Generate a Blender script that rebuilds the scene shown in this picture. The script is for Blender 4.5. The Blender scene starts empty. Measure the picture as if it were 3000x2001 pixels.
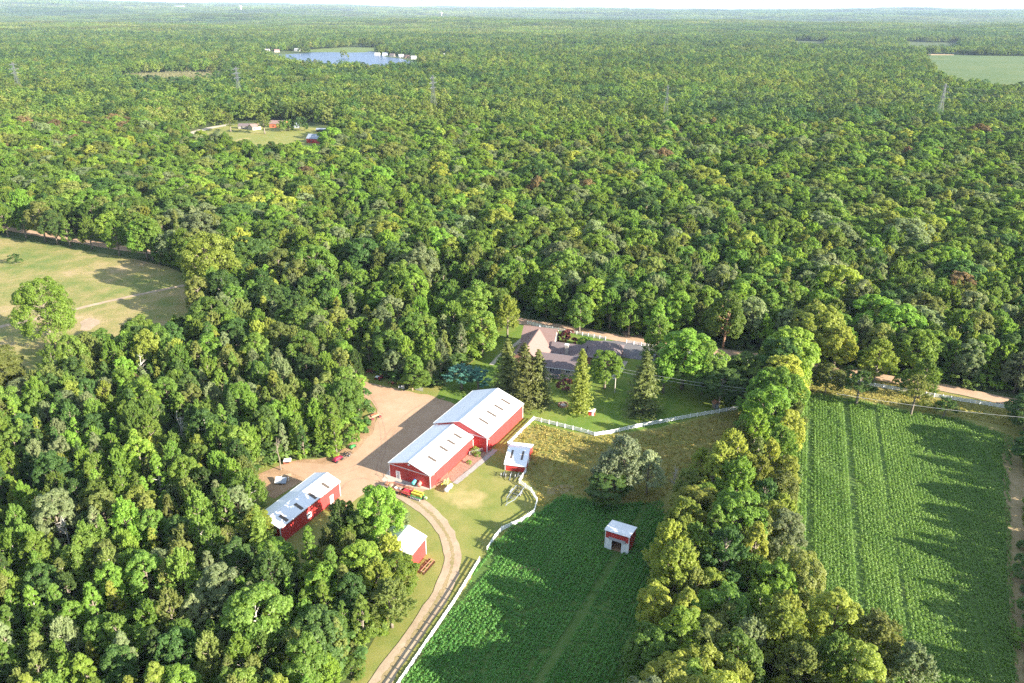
import bpy, bmesh, math, random
import numpy as np
from mathutils import Vector, Matrix
from mathutils.geometry import tessellate_polygon

random.seed(7)
R = math.radians
scene = bpy.context.scene
COL = scene.collection

# ------------------------------------------------------------------ camera, sky, sun, exposure
CAM_H, FPX, HORIZON = 108.0, 2205.0, 22.0          # metres, focal length in photo pixels, horizon row in the 3000x2001 photo
PITCH = math.atan((1000.5 - HORIZON) / FPX)
ROLL = R(0.35)
cp, sp, cr, sr = math.cos(PITCH), math.sin(PITCH), math.cos(ROLL), math.sin(ROLL)
R0, U0, F0 = Vector((1, 0, 0)), Vector((0, sp, cp)), Vector((0, cp, -sp))
XC = R0 * cr + U0 * sr
YC = R0 * -sr + U0 * cr
cam_d = bpy.data.cameras.new('camera')
cam = bpy.data.objects.new('camera', cam_d)
COL.objects.link(cam)
cam.matrix_world = Matrix(((XC.x, YC.x, -F0.x, 0), (XC.y, YC.y, -F0.y, 0), (XC.z, YC.z, -F0.z, CAM_H), (0, 0, 0, 1)))
cam_d.sensor_width = 36.0
cam_d.lens = FPX / 3000 * 36
cam_d.clip_start, cam_d.clip_end = 1.0, 80000.0
scene.camera = cam

SUN_AZ, SUN_EL = 118.6, 20.6                        # clockwise from +Y
world = bpy.data.worlds.new('World')
scene.world = world
world.use_nodes = True
wn, wl = world.node_tree.nodes, world.node_tree.links
wn.clear()
sky = wn.new('ShaderNodeTexSky')
sky.sky_type = 'NISHITA'
sky.sun_disc = False
sky.sun_elevation, sky.sun_rotation = R(SUN_EL), R(SUN_AZ)
sky.air_density, sky.dust_density, sky.ozone_density = 1.0, 0.6, 1.5
bg = wn.new('ShaderNodeBackground')
bg.inputs['Strength'].default_value = 0.15
wo = wn.new('ShaderNodeOutputWorld')
# a thin streaky veil of high cloud over the whole sky
wtc = wn.new('ShaderNodeTexCoord')
wmp = wn.new('ShaderNodeMapping'); wmp.inputs['Scale'].default_value = (1.2, 1.2, 26.0)
wnz = wn.new('ShaderNodeTexNoise'); wnz.inputs['Scale'].default_value = 2.2; wnz.inputs['Detail'].default_value = 6
wrp = wn.new('ShaderNodeValToRGB')
wrp.color_ramp.elements[0].position, wrp.color_ramp.elements[0].color = .40, (.47, .68, 1.0, 1)
wrp.color_ramp.elements[1].position, wrp.color_ramp.elements[1].color = .64, (.80, .90, 1.04, 1)
wmx = wn.new('ShaderNodeMix'); wmx.data_type = 'RGBA'; wmx.inputs[0].default_value = .95
wl.new(wtc.outputs['Generated'], wmp.inputs[0]); wl.new(wmp.outputs[0], wnz.inputs['Vector']); wl.new(wnz.outputs['Fac'], wrp.inputs[0])
wl.new(sky.outputs[0], wmx.inputs[6]); wl.new(wrp.outputs[0], wmx.inputs[7]); wl.new(wmx.outputs[2], bg.inputs[0])
wl.new(bg.outputs[0], wo.inputs[0])

sun_d = bpy.data.lights.new('sun', 'SUN')
sun_d.energy, sun_d.angle, sun_d.color = 2.5, R(0.53), (1.0, 0.92, 0.78)
sun = bpy.data.objects.new('sun', sun_d)
COL.objects.link(sun)
sd = Vector((math.sin(R(SUN_AZ)) * math.cos(R(SUN_EL)), math.cos(R(SUN_AZ)) * math.cos(R(SUN_EL)), math.sin(R(SUN_EL))))
sun.rotation_euler = sd.to_track_quat('Z', 'Y').to_euler()

vs = scene.view_settings
scene.display_settings.display_device = 'sRGB'
vs.view_transform, vs.look, vs.gamma, vs.use_curve_mapping = 'Standard', 'None', 1.0, False
vs.exposure = 3.1
cy = scene.cycles
cy.max_bounces, cy.diffuse_bounces, cy.glossy_bounces, cy.transmission_bounces = 4, 3, 2, 3
cy.transparent_max_bounces, cy.volume_bounces = 4, 0
cy.use_denoising = False
cy.sample_clamp_indirect = 3.0

# ------------------------------------------------------------------ helpers
def G(px, py, z=0.0):
    """photo pixel (3000x2001) -> point of the plane at height z"""
    u, v = (px - 1500) / FPX, (py - 1000.5) / FPX
    u, v = cr * u + sr * v, -sr * u + cr * v
    d = (u, cp - v * sp, -sp - v * cp)
    t = (CAM_H - z) / -d[2]
    return Vector((d[0] * t, d[1] * t, z))

def D(x, y, z=0.0):                                  # the same from a 2351 px wide copy of the photo
    return G(x * 1.27606, y * 1.27606, z)

def PX(p):
    d = Vector(p) - Vector((0, 0, CAM_H))
    f = d.dot(F0)
    return 1500 + FPX * d.dot(XC) / f, 1000.5 - FPX * d.dot(YC) / f, f

def polyD(pts): return [tuple(D(*p)[:2]) for p in pts]

def inside(poly, x, y):
    c, n = False, len(poly)
    j = n - 1
    for i in range(n):
        (xi, yi), (xj, yj) = poly[i], poly[j]
        if (yi > y) != (yj > y) and x < (xj - xi) * (y - yi) / (yj - yi) + xi:
            c = not c
        j = i
    return c

def inside_np(poly, x, y):
    c = np.zeros(len(x), bool)
    n = len(poly)
    j = n - 1
    for i in range(n):
        (xi, yi), (xj, yj) = poly[i], poly[j]
        if yi != yj:
            c ^= ((yi > y) != (yj > y)) & (x < (xj - xi) * (y - yi) / (yj - yi) + xi)
        j = i
    return c

def seg_dist(pts, x, y):
    d = np.full(len(x), 1e9)
    for (ax, ay), (bx, by) in zip(pts, pts[1:]):
        vx, vy = bx - ax, by - ay
        t = np.clip(((x - ax) * vx + (y - ay) * vy) / (vx * vx + vy * vy), 0, 1)
        d = np.minimum(d, np.hypot(x - ax - t * vx, y - ay - t * vy))
    return d

def tag(o, label=None, cat=None, group=None, kind=None):
    if label: o['label'] = label
    if cat: o['category'] = cat
    if group: o['group'] = group
    if kind: o['kind'] = kind
    return o

def thing(name, label, cat, loc=(0, 0, 0), rz=0.0, group=None):
    o = bpy.data.objects.new(name, None)
    COL.objects.link(o)
    o.empty_display_size = 0.5
    o.location, o.rotation_euler = loc, (0, 0, rz)
    return tag(o, label, cat, group)

def link(name, me, parent=None):
    o = bpy.data.objects.new(name, me)
    COL.objects.link(o)
    if parent: o.parent = parent
    return o

def copy_tree(o, parent=None):
    c = o.copy()
    COL.objects.link(c)
    if parent: c.parent = parent
    for ch in list(o.children): copy_tree(ch, c)
    return c

class MB:
    """collects simple solids and builds ONE mesh"""
    def __init__(s): s.v, s.f, s.m = [], [], []
    def add(s, vs_, fs, m=0):
        o = len(s.v)
        s.v += [tuple(p) for p in vs_]
        s.f += [tuple(i + o for i in f) for f in fs]
        s.m += [m] * len(fs)
        return s
    def box(s, x0, x1, y0, y1, z0, z1, m=0):
        return s.add([(x0, y0, z0), (x1, y0, z0), (x1, y1, z0), (x0, y1, z0), (x0, y0, z1), (x1, y0, z1), (x1, y1, z1), (x0, y1, z1)],
                     [(3, 2, 1, 0), (4, 5, 6, 7), (0, 1, 5, 4), (1, 2, 6, 5), (2, 3, 7, 6), (3, 0, 4, 7)], m)
    def slab(s, quad, t, m=0):
        """a quad with thickness t along its (negative) normal"""
        q = [Vector(p) for p in quad]
        n = (q[1] - q[0]).cross(q[-1] - q[0]).normalized() * t
        k = len(q)
        vs_ = q + [p - n for p in q]
        fs = [tuple(range(k)), tuple(range(2 * k - 1, k - 1, -1))] + [((i + 1) % k, i, i + k, (i + 1) % k + k) for i in range(k)]
        return s.add(vs_, fs, m)
    def bar(s, a, b, w, h=None, m=0):
        a, b = Vector(a), Vector(b)
        h = h or w
        d = (b - a).normalized()
        up = Vector((0, 0, 1)) if abs(d.z) < .95 else Vector((0, 1, 0))
        x = d.cross(up).normalized() * w / 2
        y = x.cross(d).normalized() * h / 2
        vs_ = [a - x - y, a + x - y, a + x + y, a - x + y, b - x - y, b + x - y, b + x + y, b - x + y]
        return s.add(vs_, [(0, 1, 2, 3), (7, 6, 5, 4), (4, 5, 1, 0), (5, 6, 2, 1), (6, 7, 3, 2), (7, 4, 0, 3)], m)
    def tube(s, pts, rad, n=8, m=0, cap=True):
        pts = [Vector(p) for p in pts]
        rad = rad if isinstance(rad, (list, tuple)) else [rad] * len(pts)
        o = []
        for i, p in enumerate(pts):
            d = (pts[min(i + 1, len(pts) - 1)] - pts[max(i - 1, 0)]).normalized()
            a = d.cross(Vector((0, 0, 1)) if abs(d.z) < .9 else Vector((1, 0, 0))).normalized()
            b = d.cross(a)
            o += [p + (a * math.cos(2 * math.pi * k / n) + b * math.sin(2 * math.pi * k / n)) * rad[i] for k in range(n)]
        fs = [(i * n + k, i * n + (k + 1) % n, (i + 1) * n + (k + 1) % n, (i + 1) * n + k) for i in range(len(pts) - 1) for k in range(n)]
        if cap: fs += [tuple(range(n))[::-1], tuple((len(pts) - 1) * n + k for k in range(n))]
        return s.add(o, fs, m)
    def build(s, name, mats, parent=None, smooth=False, bevel=0):
        me = bpy.data.meshes.new(name)
        me.from_pydata(s.v, [], s.f)
        for m in (mats if isinstance(mats, (list, tuple)) else [mats]): me.materials.append(m)
        me.polygons.foreach_set('material_index', s.m)
        if smooth: me.polygons.foreach_set('use_smooth', [True] * len(s.f))
        bm = bmesh.new(); bm.from_mesh(me)
        bmesh.ops.recalc_face_normals(bm, faces=bm.faces)
        if bevel: bmesh.ops.bevel(bm, geom=list(bm.edges), offset=bevel, segments=2, affect='EDGES')
        bm.to_mesh(me); bm.free()
        return link(name, me, parent)

def np_mesh(name, verts, faces, mats, attrs=None, matidx=None, smooth=False):
    """verts (N,3), faces (M,k)"""
    me = bpy.data.meshes.new(name)
    n, (m, k) = len(verts), faces.shape
    me.vertices.add(n); me.vertices.foreach_set('co', np.ascontiguousarray(verts, np.float32).ravel())
    me.loops.add(m * k); me.loops.foreach_set('vertex_index', np.ascontiguousarray(faces, np.int32).ravel())
    me.polygons.add(m); me.polygons.foreach_set('loop_start', np.arange(0, m * k, k, dtype=np.int32))
    for mt in (mats if isinstance(mats, (list, tuple)) else [mats]): me.materials.append(mt)
    if matidx is not None: me.polygons.foreach_set('material_index', np.ascontiguousarray(matidx, np.int32))
    for nm, arr in (attrs or {}).items():
        a = me.attributes.new(nm, 'FLOAT', 'FACE'); a.data.foreach_set('value', np.ascontiguousarray(arr, np.float32))
    if smooth: me.polygons.foreach_set('use_smooth', np.ones(m, bool))
    me.update(calc_edges=True)
    return me

# ------------------------------------------------------------------ materials
def nodes_of(name):
    m = bpy.data.materials.new(name); m.use_nodes = True
    t = m.node_tree; t.nodes.clear()
    out = t.nodes.new('ShaderNodeOutputMaterial')
    return m, t, t.nodes, t.links, out

def noise_node(N, L, scale, detail=4, coord=None, rough=.6):
    n = N.new('ShaderNodeTexNoise'); n.inputs['Scale'].default_value = scale
    n.inputs['Detail'].default_value = detail; n.inputs['Roughness'].default_value = rough
    if coord is not None: L.new(coord, n.inputs['Vector'])
    return n.outputs['Fac']

def ramp(N, L, fac, stops):
    r = N.new('ShaderNodeValToRGB'); e = r.color_ramp.elements
    while len(e) < len(stops): e.new(.5)
    for el, (p, c) in zip(e, stops): el.position = p; el.color = (*c, 1)
    L.new(fac, r.inputs[0])
    return r.outputs[0]

def mixc(N, L, fac, a, b, mode='MIX'):
    m = N.new('ShaderNodeMix'); m.data_type = 'RGBA'; m.blend_type = mode
    for s_, v in ((m.inputs[0], fac), (m.inputs[6], a), (m.inputs[7], b)):
        if hasattr(v, 'is_linked'): L.new(v, s_)
        elif isinstance(v, (int, float)): s_.default_value = v
        else: s_.default_value = (*v, 1)
    return m.outputs[2]

def mul(c, k): return tuple(min(1, x * k) for x in c)

def paint(name, col, rough=.5, metal=0.0, var=.18, nscale=1.2, bump=None, rib=None, streak=False, spec=.4):
    """painted metal, wood, plastic: base colour with worn patches, optional ribs (period, strength, axis)"""
    m, t, N, L, out = nodes_of(name)
    b = N.new('ShaderNodeBsdfPrincipled')
    tc = N.new('ShaderNodeTexCoord').outputs['Object']
    v = tc
    if streak:
        mp = N.new('ShaderNodeMapping'); mp.inputs['Scale'].default_value = (1, 1, .12); L.new(tc, mp.inputs[0]); v = mp.outputs[0]
    f = noise_node(N, L, nscale, 5, v)
    c = ramp(N, L, f, [(.3, mul(col, 1 - var)), (.52, col), (.75, mul(col, 1 + var * .6))])
    f2 = noise_node(N, L, nscale * 9, 3, v)
    c = mixc(N, L, .25 * var / .18 if var < .3 else .3, c, ramp(N, L, f2, [(.35, mul(col, .7)), (.65, col)]))
    L.new(c, b.inputs['Base Color'])
    b.inputs['Roughness'].default_value = rough; b.inputs['Metallic'].default_value = metal
    b.inputs['Specular IOR Level'].default_value = spec
    h = None
    if rib:
        w = N.new('ShaderNodeTexWave'); w.wave_type = 'BANDS'; w.bands_direction = rib[2]; w.wave_profile = 'SIN'
        w.inputs['Scale'].default_value = .3142 / rib[0]; w.inputs['Distortion'].default_value = 0
        L.new(tc, w.inputs[0])
        h = ramp(N, L, w.outputs['Fac'], [(.7, (0, 0, 0)), (.9, (1, 1, 1))]); st = rib[1]
    elif bump:
        h = noise_node(N, L, bump[0], 4, tc); st = bump[1]
    if h is not None:
        bp = N.new('ShaderNodeBump'); bp.inputs['Strength'].default_value = st; bp.inputs['Distance'].default_value = .05
        L.new(h, bp.inputs['Height']); L.new(bp.outputs[0], b.inputs['Normal'])
    L.new(b.outputs[0], out.inputs[0])
    return m

def ground(name, stops, scales=(.03, .25, 2.5), bump=.35, rough=.95, weights=(.45, .35, .2), dist=.15, warm=None):
    """soil, lawn, gravel: world-space noise at three scales through a colour ramp"""
    m, t, N, L, out = nodes_of(name)
    b = N.new('ShaderNodeBsdfPrincipled')
    pos = N.new('ShaderNodeNewGeometry').outputs['Position']
    tot = None
    for s_, w in zip(scales, weights):
        f = noise_node(N, L, s_, 5, pos)
        mm = N.new('ShaderNodeMath'); mm.operation = 'MULTIPLY_ADD'; L.new(f, mm.inputs[0]); mm.inputs[1].default_value = w
        if tot is None: mm.inputs[2].default_value = 0
        else: L.new(tot, mm.inputs[2])
        tot = mm.outputs[0]
    c = ramp(N, L, tot, stops)
    if warm:
        f = noise_node(N, L, warm[1], 4, pos)
        k = ramp(N, L, f, [(warm[2], (0, 0, 0)), (warm[2] + .12, (1, 1, 1))])
        c = mixc(N, L, k, c, warm[0])
    L.new(c, b.inputs['Base Color'])
    b.inputs['Roughness'].default_value = rough; b.inputs['Specular IOR Level'].default_value = .15
    h = noise_node(N, L, scales[2] * 2.2, 5, pos, .75)
    bp = N.new('ShaderNodeBump'); bp.inputs['Strength'].default_value = bump; bp.inputs['Distance'].default_value = dist
    L.new(h, bp.inputs['Height']); L.new(bp.outputs[0], b.inputs['Normal'])
    L.new(b.outputs[0], out.inputs[0])
    return m

def leaf(name, col, col2, trans=.55, spec=.35, stops=None):
    """foliage: colour varies from leaf to leaf (face attribute 'vary') and from tree to tree (object random)"""
    m, t, N, L, out = nodes_of(name)
    a = N.new('ShaderNodeAttribute'); a.attribute_name = 'vary'; a.attribute_type = 'GEOMETRY'
    oi = N.new('ShaderNodeObjectInfo')
    if stops: c = ramp(N, L, a.outputs['Fac'], stops)
    else: c = mixc(N, L, a.outputs['Fac'], col, col2)
    hs = N.new('ShaderNodeHueSaturation')
    mr = N.new('ShaderNodeMapRange'); mr.inputs['To Min'].default_value = .72; mr.inputs['To Max'].default_value = 1.28
    L.new(oi.outputs['Random'], mr.inputs['Value']); L.new(mr.outputs[0], hs.inputs['Value'])
    m2 = N.new('ShaderNodeMath'); m2.operation = 'MULTIPLY'; L.new(oi.outputs['Random'], m2.inputs[0]); m2.inputs[1].default_value = 7.31
    m3 = N.new('ShaderNodeMath'); m3.operation = 'FRACT'; L.new(m2.outputs[0], m3.inputs[0])
    mh = N.new('ShaderNodeMapRange'); mh.inputs['To Min'].default_value = .495; mh.inputs['To Max'].default_value = .522
    L.new(m3.outputs[0], mh.inputs['Value']); L.new(mh.outputs[0], hs.inputs['Hue'])
    L.new(c, hs.inputs['Color'])
    b = N.new('ShaderNodeBsdfPrincipled'); L.new(hs.outputs[0], b.inputs['Base Color'])
    b.inputs['Roughness'].default_value = .55; b.inputs['Specular IOR Level'].default_value = spec
    tr = N.new('ShaderNodeBsdfTranslucent')
    L.new(mixc(N, L, 1.0, hs.outputs[0], (1.2, 1.22, .65), 'MULTIPLY'), tr.inputs[0])
    mx = N.new('ShaderNodeMixShader'); mx.inputs[0].default_value = trans
    L.new(b.outputs[0], mx.inputs[1]); L.new(tr.outputs[0], mx.inputs[2]); L.new(mx.outputs[0], out.inputs[0])
    return m

M = {}
M['forest_floor'] = ground('forest_floor', [(.3, (.045, .07, .02)), (.5, (.07, .095, .03)), (.7, (.11, .105, .05))], (.02, .2, 1.5))
M['lawn'] = ground('lawn', [(.32, (.105, .145, .03)), (.44, (.16, .18, .042)), (.56, (.22, .205, .06)), (.70, (.30, .24, .11))], (.03, .22, 2.2), .5, warm=((.40, .30, .14), .045, .60))
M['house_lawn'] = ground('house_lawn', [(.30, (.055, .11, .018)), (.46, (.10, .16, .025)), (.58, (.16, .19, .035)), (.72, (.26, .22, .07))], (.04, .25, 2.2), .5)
M['meadow'] = ground('meadow', [(.38, (.10, .15, .035)), (.46, (.18, .185, .055)), (.53, (.26, .215, .085)), (.62, (.36, .265, .15))], (.025, .12, 1.2), .7, dist=.3)
M['pasture'] = ground('pasture', [(.3, (.10, .14, .03)), (.45, (.18, .18, .045)), (.6, (.26, .21, .07)), (.75, (.32, .24, .11))], (.06, .4, 2.0), .8, dist=.3)
M['soil'] = ground('soil', [(.3, (.05, .10, .02)), (.55, (.08, .13, .03)), (.75, (.14, .14, .05))], (.08, .6, 3.), .6)
M['dry_strip'] = ground('dry_strip', [(.3, (.15, .15, .05)), (.5, (.26, .2, .1)), (.7, (.36, .26, .16))], (.08, .5, 3.), .6)
M['gravel'] = ground('gravel', [(.3, (.275, .175, .105)), (.45, (.345, .225, .14)), (.57, (.385, .26, .168)), (.72, (.42, .30, .205))], (.05, .35, 5.), .35, dist=.05)
M['dirt'] = ground('dirt', [(.3, (.20, .115, .06)), (.5, (.32, .2, .115)), (.7, (.43, .29, .18))], (.1, .5, 3.), .6)
M['drive'] = ground('drive', [(.34, (.25, .18, .12)), (.5, (.33, .25, .17)), (.66, (.41, .32, .225))], (.08, .5, 4.), .4, dist=.06)
M['road'] = ground('road', [(.3, (.29, .195, .125)), (.5, (.40, .265, .175)), (.7, (.47, .32, .21))], (.05, .4, 3.), .3)
M['asphalt'] = ground('asphalt', [(.3, (.10, .095, .10)), (.55, (.14, .132, .138)), (.75, (.19, .175, .17))], (.06, .5, 6.), .2)
M['path'] = ground('path', [(.3, (.36, .31, .26)), (.7, (.46, .4, .33))], (.2, 1, 6), .2)
M['patio'] = ground('patio', [(.3, (.34, .24, .21)), (.7, (.44, .33, .29))], (.2, 1.3, 6), .2)
M['mulch'] = ground('mulch', [(.3, (.22, .125, .085)), (.55, (.31, .19, .135)), (.75, (.40, .27, .20))], (.3, 1.2, 6), .8)
M['stone_grey'] = ground('stone_grey', [(.3, (.24, .22, .2)), (.6, (.36, .33, .30)), (.75, (.46, .42, .38))], (.3, 1.5, 7), .7)
M['bean_field'] = ground('bean_field', [(.3, (.06, .10, .03)), (.5, (.085, .125, .04)), (.7, (.15, .16, .06))], (.01, .06, .5), .5)
M['tan_field'] = ground('tan_field', [(.3, (.28, .2, .1)), (.7, (.4, .29, .17))], (.01, .06, .5), .4)
M['marsh'] = ground('marsh', [(.3, (.08, .12, .03)), (.55, (.12, .155, .04)), (.75, (.18, .18, .06))], (.012, .07, .5), .5)

M['white_roof'] = paint('white_roof', (.72, .72, .73), .45, 0, .06, .5, rib=(.3, .2, 'Y'))
M['white_roof_x'] = paint('white_roof_x', (.72, .72, .73), .45, 0, .06, .5, rib=(.3, .2, 'X'))
M['red_wall'] = paint('red_wall', (.47, .045, .042), .5, 0, .14, .8, rib=(.3, .5, 'Y'), streak=True)
M['red_wall_x'] = paint('red_wall_x', (.47, .045, .042), .5, 0, .14, .8, rib=(.3, .5, 'X'), streak=True)
M['white'] = paint('white', (.74, .74, .74), .5, 0, .08, 2)
M['white_worn'] = paint('white_worn', (.62, .60, .57), .6, 0, .2, 1.5)
M['fence'] = paint('fence', (.82, .82, .82), .4, 0, .08, 1.5)
M['skylight'] = paint('skylight', (.105, .08, .062), .35, 0, .22, 2.5, spec=.3)
M['dark'] = paint('dark', (.022, .022, .024), .6, 0, .3, 3)
M['tyre'] = paint('tyre', (.02, .02, .02), .85, 0, .3, 5)
M['grey_panel'] = paint('grey_panel', (.26, .25, .25), .5, .2, .3, 3)
M['steel'] = paint('steel', (.30, .33, .38), .45, .3, .2, 4)
M['galv'] = paint('galv', (.5, .5, .51), .45, .35, .15, 2)
M['shingle'] = paint('shingle', (.215, .138, .118), .85, 0, .16, 2.0, bump=(14, .8))
M['shingle_dark'] = paint('shingle_dark', (.145, .11, .11), .85, 0, .18, 2.0, bump=(14, .8))
M['cream'] = paint('cream', (.46, .40, .32), .7, 0, .1, 1.5)
M['brick'] = paint('brick', (.30, .15, .11), .8, 0, .25, 6, bump=(10, .5))
M['stone'] = paint('stone', (.36, .32, .28), .8, 0, .25, 3, bump=(6, .6))
M['pylon_steel'] = paint('pylon_steel', (.15, .16, .17), .5, .3, .2, 2)
M['pale_roof'] = paint('pale_roof', (.36, .355, .35), .6, 0, .2, 1)
M['glass'] = paint('glass', (.03, .04, .05), .08, 0, .2, 1, spec=.8)
M['rust'] = paint('rust', (.33, .16, .09), .75, .1, .4, 4)
M['orange'] = paint('orange', (.50, .15, .07), .6, 0, .3, 3)
M['wood'] = paint('wood', (.40, .27, .17), .8, 0, .3, 4, bump=(9, .5))
M['old_wood'] = paint('old_wood', (.25, .2, .16), .85, 0, .3, 4, bump=(9, .5))
M['red'] = paint('red', (.50, .03, .045), .45, 0, .2, 3)
M['crimson'] = paint('crimson', (.34, .025, .06), .4, 0, .2, 3)
M['salmon'] = paint('salmon', (.58, .2, .17), .55, 0, .2, 3)
M['cyan'] = paint('cyan', (.10, .46, .44), .45, 0, .2, 2)
M['blue'] = paint('blue', (.05, .12, .42), .4, 0, .2, 2)
M['yellow'] = paint('yellow', (.62, .50, .06), .45, 0, .2, 3)
M['green_paint'] = paint('green_paint', (.05, .30, .07), .45, 0, .2, 3)
M['pale_green'] = paint('pale_green', (.36, .48, .24), .5, 0, .25, 3)
M['bark'] = paint('bark', (.20, .165, .125), .9, 0, .35, 2.5, bump=(8, .8))
M['bark_pale'] = paint('bark_pale', (.46, .42, .37), .85, 0, .25, 2.5, bump=(8, .6))
M['bark_red'] = paint('bark_red', (.30, .17, .11), .85, 0, .3, 2.5, bump=(8, .6))

LEAF = {
    'yellow-green': leaf('leaf_yellow_green', (.275, .31, .045), (.39, .415, .085)),
    'bright green': leaf('leaf_bright_green', (.185, .285, .036), (.27, .37, .06)),
    'mid green': leaf('leaf_mid_green', (.145, .230, .036), (.23, .310, .06)),
    'dark green': leaf('leaf_dark_green', (.078, .142, .036), (.135, .21, .05)),
    'olive': leaf('leaf_olive', (.185, .222, .05), (.275, .295, .085)),
    'grey-green': leaf('leaf_grey_green', (.205, .25, .105), (.295, .33, .165)),
    'blue-green': leaf('leaf_blue_green', (0.044, 0.140, 0.094), (0.085, 0.198, 0.131), .2),
    'silver': leaf('leaf_silver', (.27, .31, .17), (.38, .41, .26)),
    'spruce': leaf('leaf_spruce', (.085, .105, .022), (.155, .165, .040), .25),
    'russet': leaf('leaf_russet', (.23, .16, .08), (.28, .20, .10)),
    'dark red': leaf('leaf_dark_red', (.10, .02, .022), (.17, .04, .035), .2),
}
MIXED = [(.0, (.07, .135, .046)), (.2, (.12, .19, .042)), (.42, (.18, .25, .042)), (.62, (.24, .295, .056)), (.8, (.28, .30, .08)), (.93, (.33, .335, .10)), (1., (.28, .23, .11))]
M['mixed_leaf'] = leaf('mixed_leaf', None, None, .5, stops=MIXED)
M['crop'] = leaf('crop', (.088, .175, .032), (.185, .285, .065), .45)
M['crop_dark'] = leaf('crop_dark', (.135, .31, .06), (.26, .45, .105), .5)
M['brush_leaf'] = leaf('brush_leaf', (.17, .19, .07), (.34, .26, .16), .3)
M['straw'] = leaf('straw', (.20, .20, .035), (.40, .30, .09), .3)

# ------------------------------------------------------------------ terrain
def hsh(x, y, s):
    return np.sin(x * .9 + s) * np.cos(y * 1.1 + s * 1.7) + .5 * np.sin(x * 2.1 + y * 1.3 + s * 2.3) + .3 * np.sin(-x * 3.7 + y * 2.9 + s)

def terrain(x, y):
    x, y = np.asarray(x, float), np.asarray(y, float)
    r = np.hypot(x, y)
    k = np.clip((r - 2400) / 4000, 0, 1); k = k * k * (3 - 2 * k)
    z = k * (8 * hsh(x / 900, y / 500, 1) + 7 * hsh(x / 2600, y / 1500, 4))
    az = np.clip(x / np.maximum(y, 1), -1.2, 1.2)
    amp = np.interp(az, [-.75, -.68, -.45, -.22, 0, .25, .45, .68, .75], [165, 160, 118, 84, 56, 44, 74, 82, 80])
    q = np.clip((r - 7500) / 6500, 0, 1); q = q * q * (3 - 2 * q)
    return z * (1 + 1.4 * np.clip((r - 2900) / 900, 0, 1)) + q * (amp + 7 * hsh(x / 1500, y / 2500, 2)) * (y > 0)

def build_ground():
    ys = np.concatenate([np.linspace(-900, 900, 19), np.geomspace(950, 26000, 90)])
    t = np.linspace(-1, 1, 81)
    vs_, fs = [], []
    for y in ys:
        half = 1500 + max(0, y) * .78
        for k in t: vs_.append((k * half, y))
    v = np.array(vs_)
    v = np.c_[v, terrain(v[:, 0], v[:, 1])]
    n = len(t)
    i, j = np.meshgrid(np.arange(len(ys) - 1), np.arange(n - 1), indexing='ij')
    a = (i * n + j).ravel()
    me = np_mesh('ground', v, np.c_[a, a + 1, a + n + 1, a + n], M['forest_floor'], smooth=True)
    tag(link('ground', me), 'dark leaf-littered ground under the woods', None, None, 'structure')
build_ground()

def smooth_poly(pts, step=2.5, jit=.35, seed=0, it=2):
    """round the corners of a closed outline, subdivide it and make it uneven"""
    rnd = random.Random(seed)
    p = [Vector((a[0], a[1])) for a in pts]
    for _ in range(it):
        q = []
        for a, b in zip(p, p[1:] + p[:1]): q += [a * .75 + b * .25, a * .25 + b * .75]
        p = q
    o = []
    for a, b in zip(p, p[1:] + p[:1]):
        k = max(1, int((b - a).length / step))
        for i in range(k):
            c = a.lerp(b, i / k)
            o.append((c.x + rnd.uniform(-jit, jit), c.y + rnd.uniform(-jit, jit)))
    return o

def sheet(name, pts, z, mat, label=None, step=2.5, jit=.35, it=2, seed=0, kind='structure'):
    o = smooth_poly(pts, step, jit, seed, it) if step else pts
    tri = tessellate_polygon([[Vector((x, y, 0)) for x, y in o]])
    me = bpy.data.meshes.new(name)
    me.from_pydata([(x, y, z) for x, y in o], [], [t if True else t for t in tri])
    me.materials.append(mat)
    bm = bmesh.new(); bm.from_mesh(me)
    for f in bm.faces:
        if f.normal.z < 0: f.normal_flip()
    bm.to_mesh(me); bm.free()
    return tag(link(name, me), label, None, None, kind)

def ribbon(name, pts, width, z, mat, label=None, jit=.25, seed=1):
    """a road or path along a smooth centre line"""
    rnd = random.Random(seed)
    p = [Vector((a[0], a[1])) for a in pts]
    for _ in range(2):
        q = [p[0]]
        for a, b in zip(p, p[1:]): q += [a * .75 + b * .25, a * .25 + b * .75]
        p = q + [p[-1]]
    o = []
    for a, b in zip(p, p[1:]):
        k = max(1, int((b - a).length / 2.0))
        o += [a.lerp(b, i / k) for i in range(k)]
    o.append(p[-1])
    vs_, w = [], width / 2
    for i, c in enumerate(o):
        d = (o[min(i + 1, len(o) - 1)] - o[max(i - 1, 0)]).normalized()
        n = Vector((-d.y, d.x))
        for s_ in (1, 0, -1):
            q = c + n * s_ * (w + rnd.uniform(-jit, jit) * abs(s_))
            vs_.append((q.x, q.y, z))
    fs = []
    for i in range(len(o) - 1):
        a = i * 3
        fs += [(a, a + 1, a + 4, a + 3)[::-1], (a + 1, a + 2, a + 5, a + 4)[::-1]]
    me = bpy.data.meshes.new(name); me.from_pydata(vs_, [], fs); me.materials.append(mat)
    tag(link(name, me), label, None, None, 'structure')
    return [(c.x, c.y) for c in o]

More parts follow.
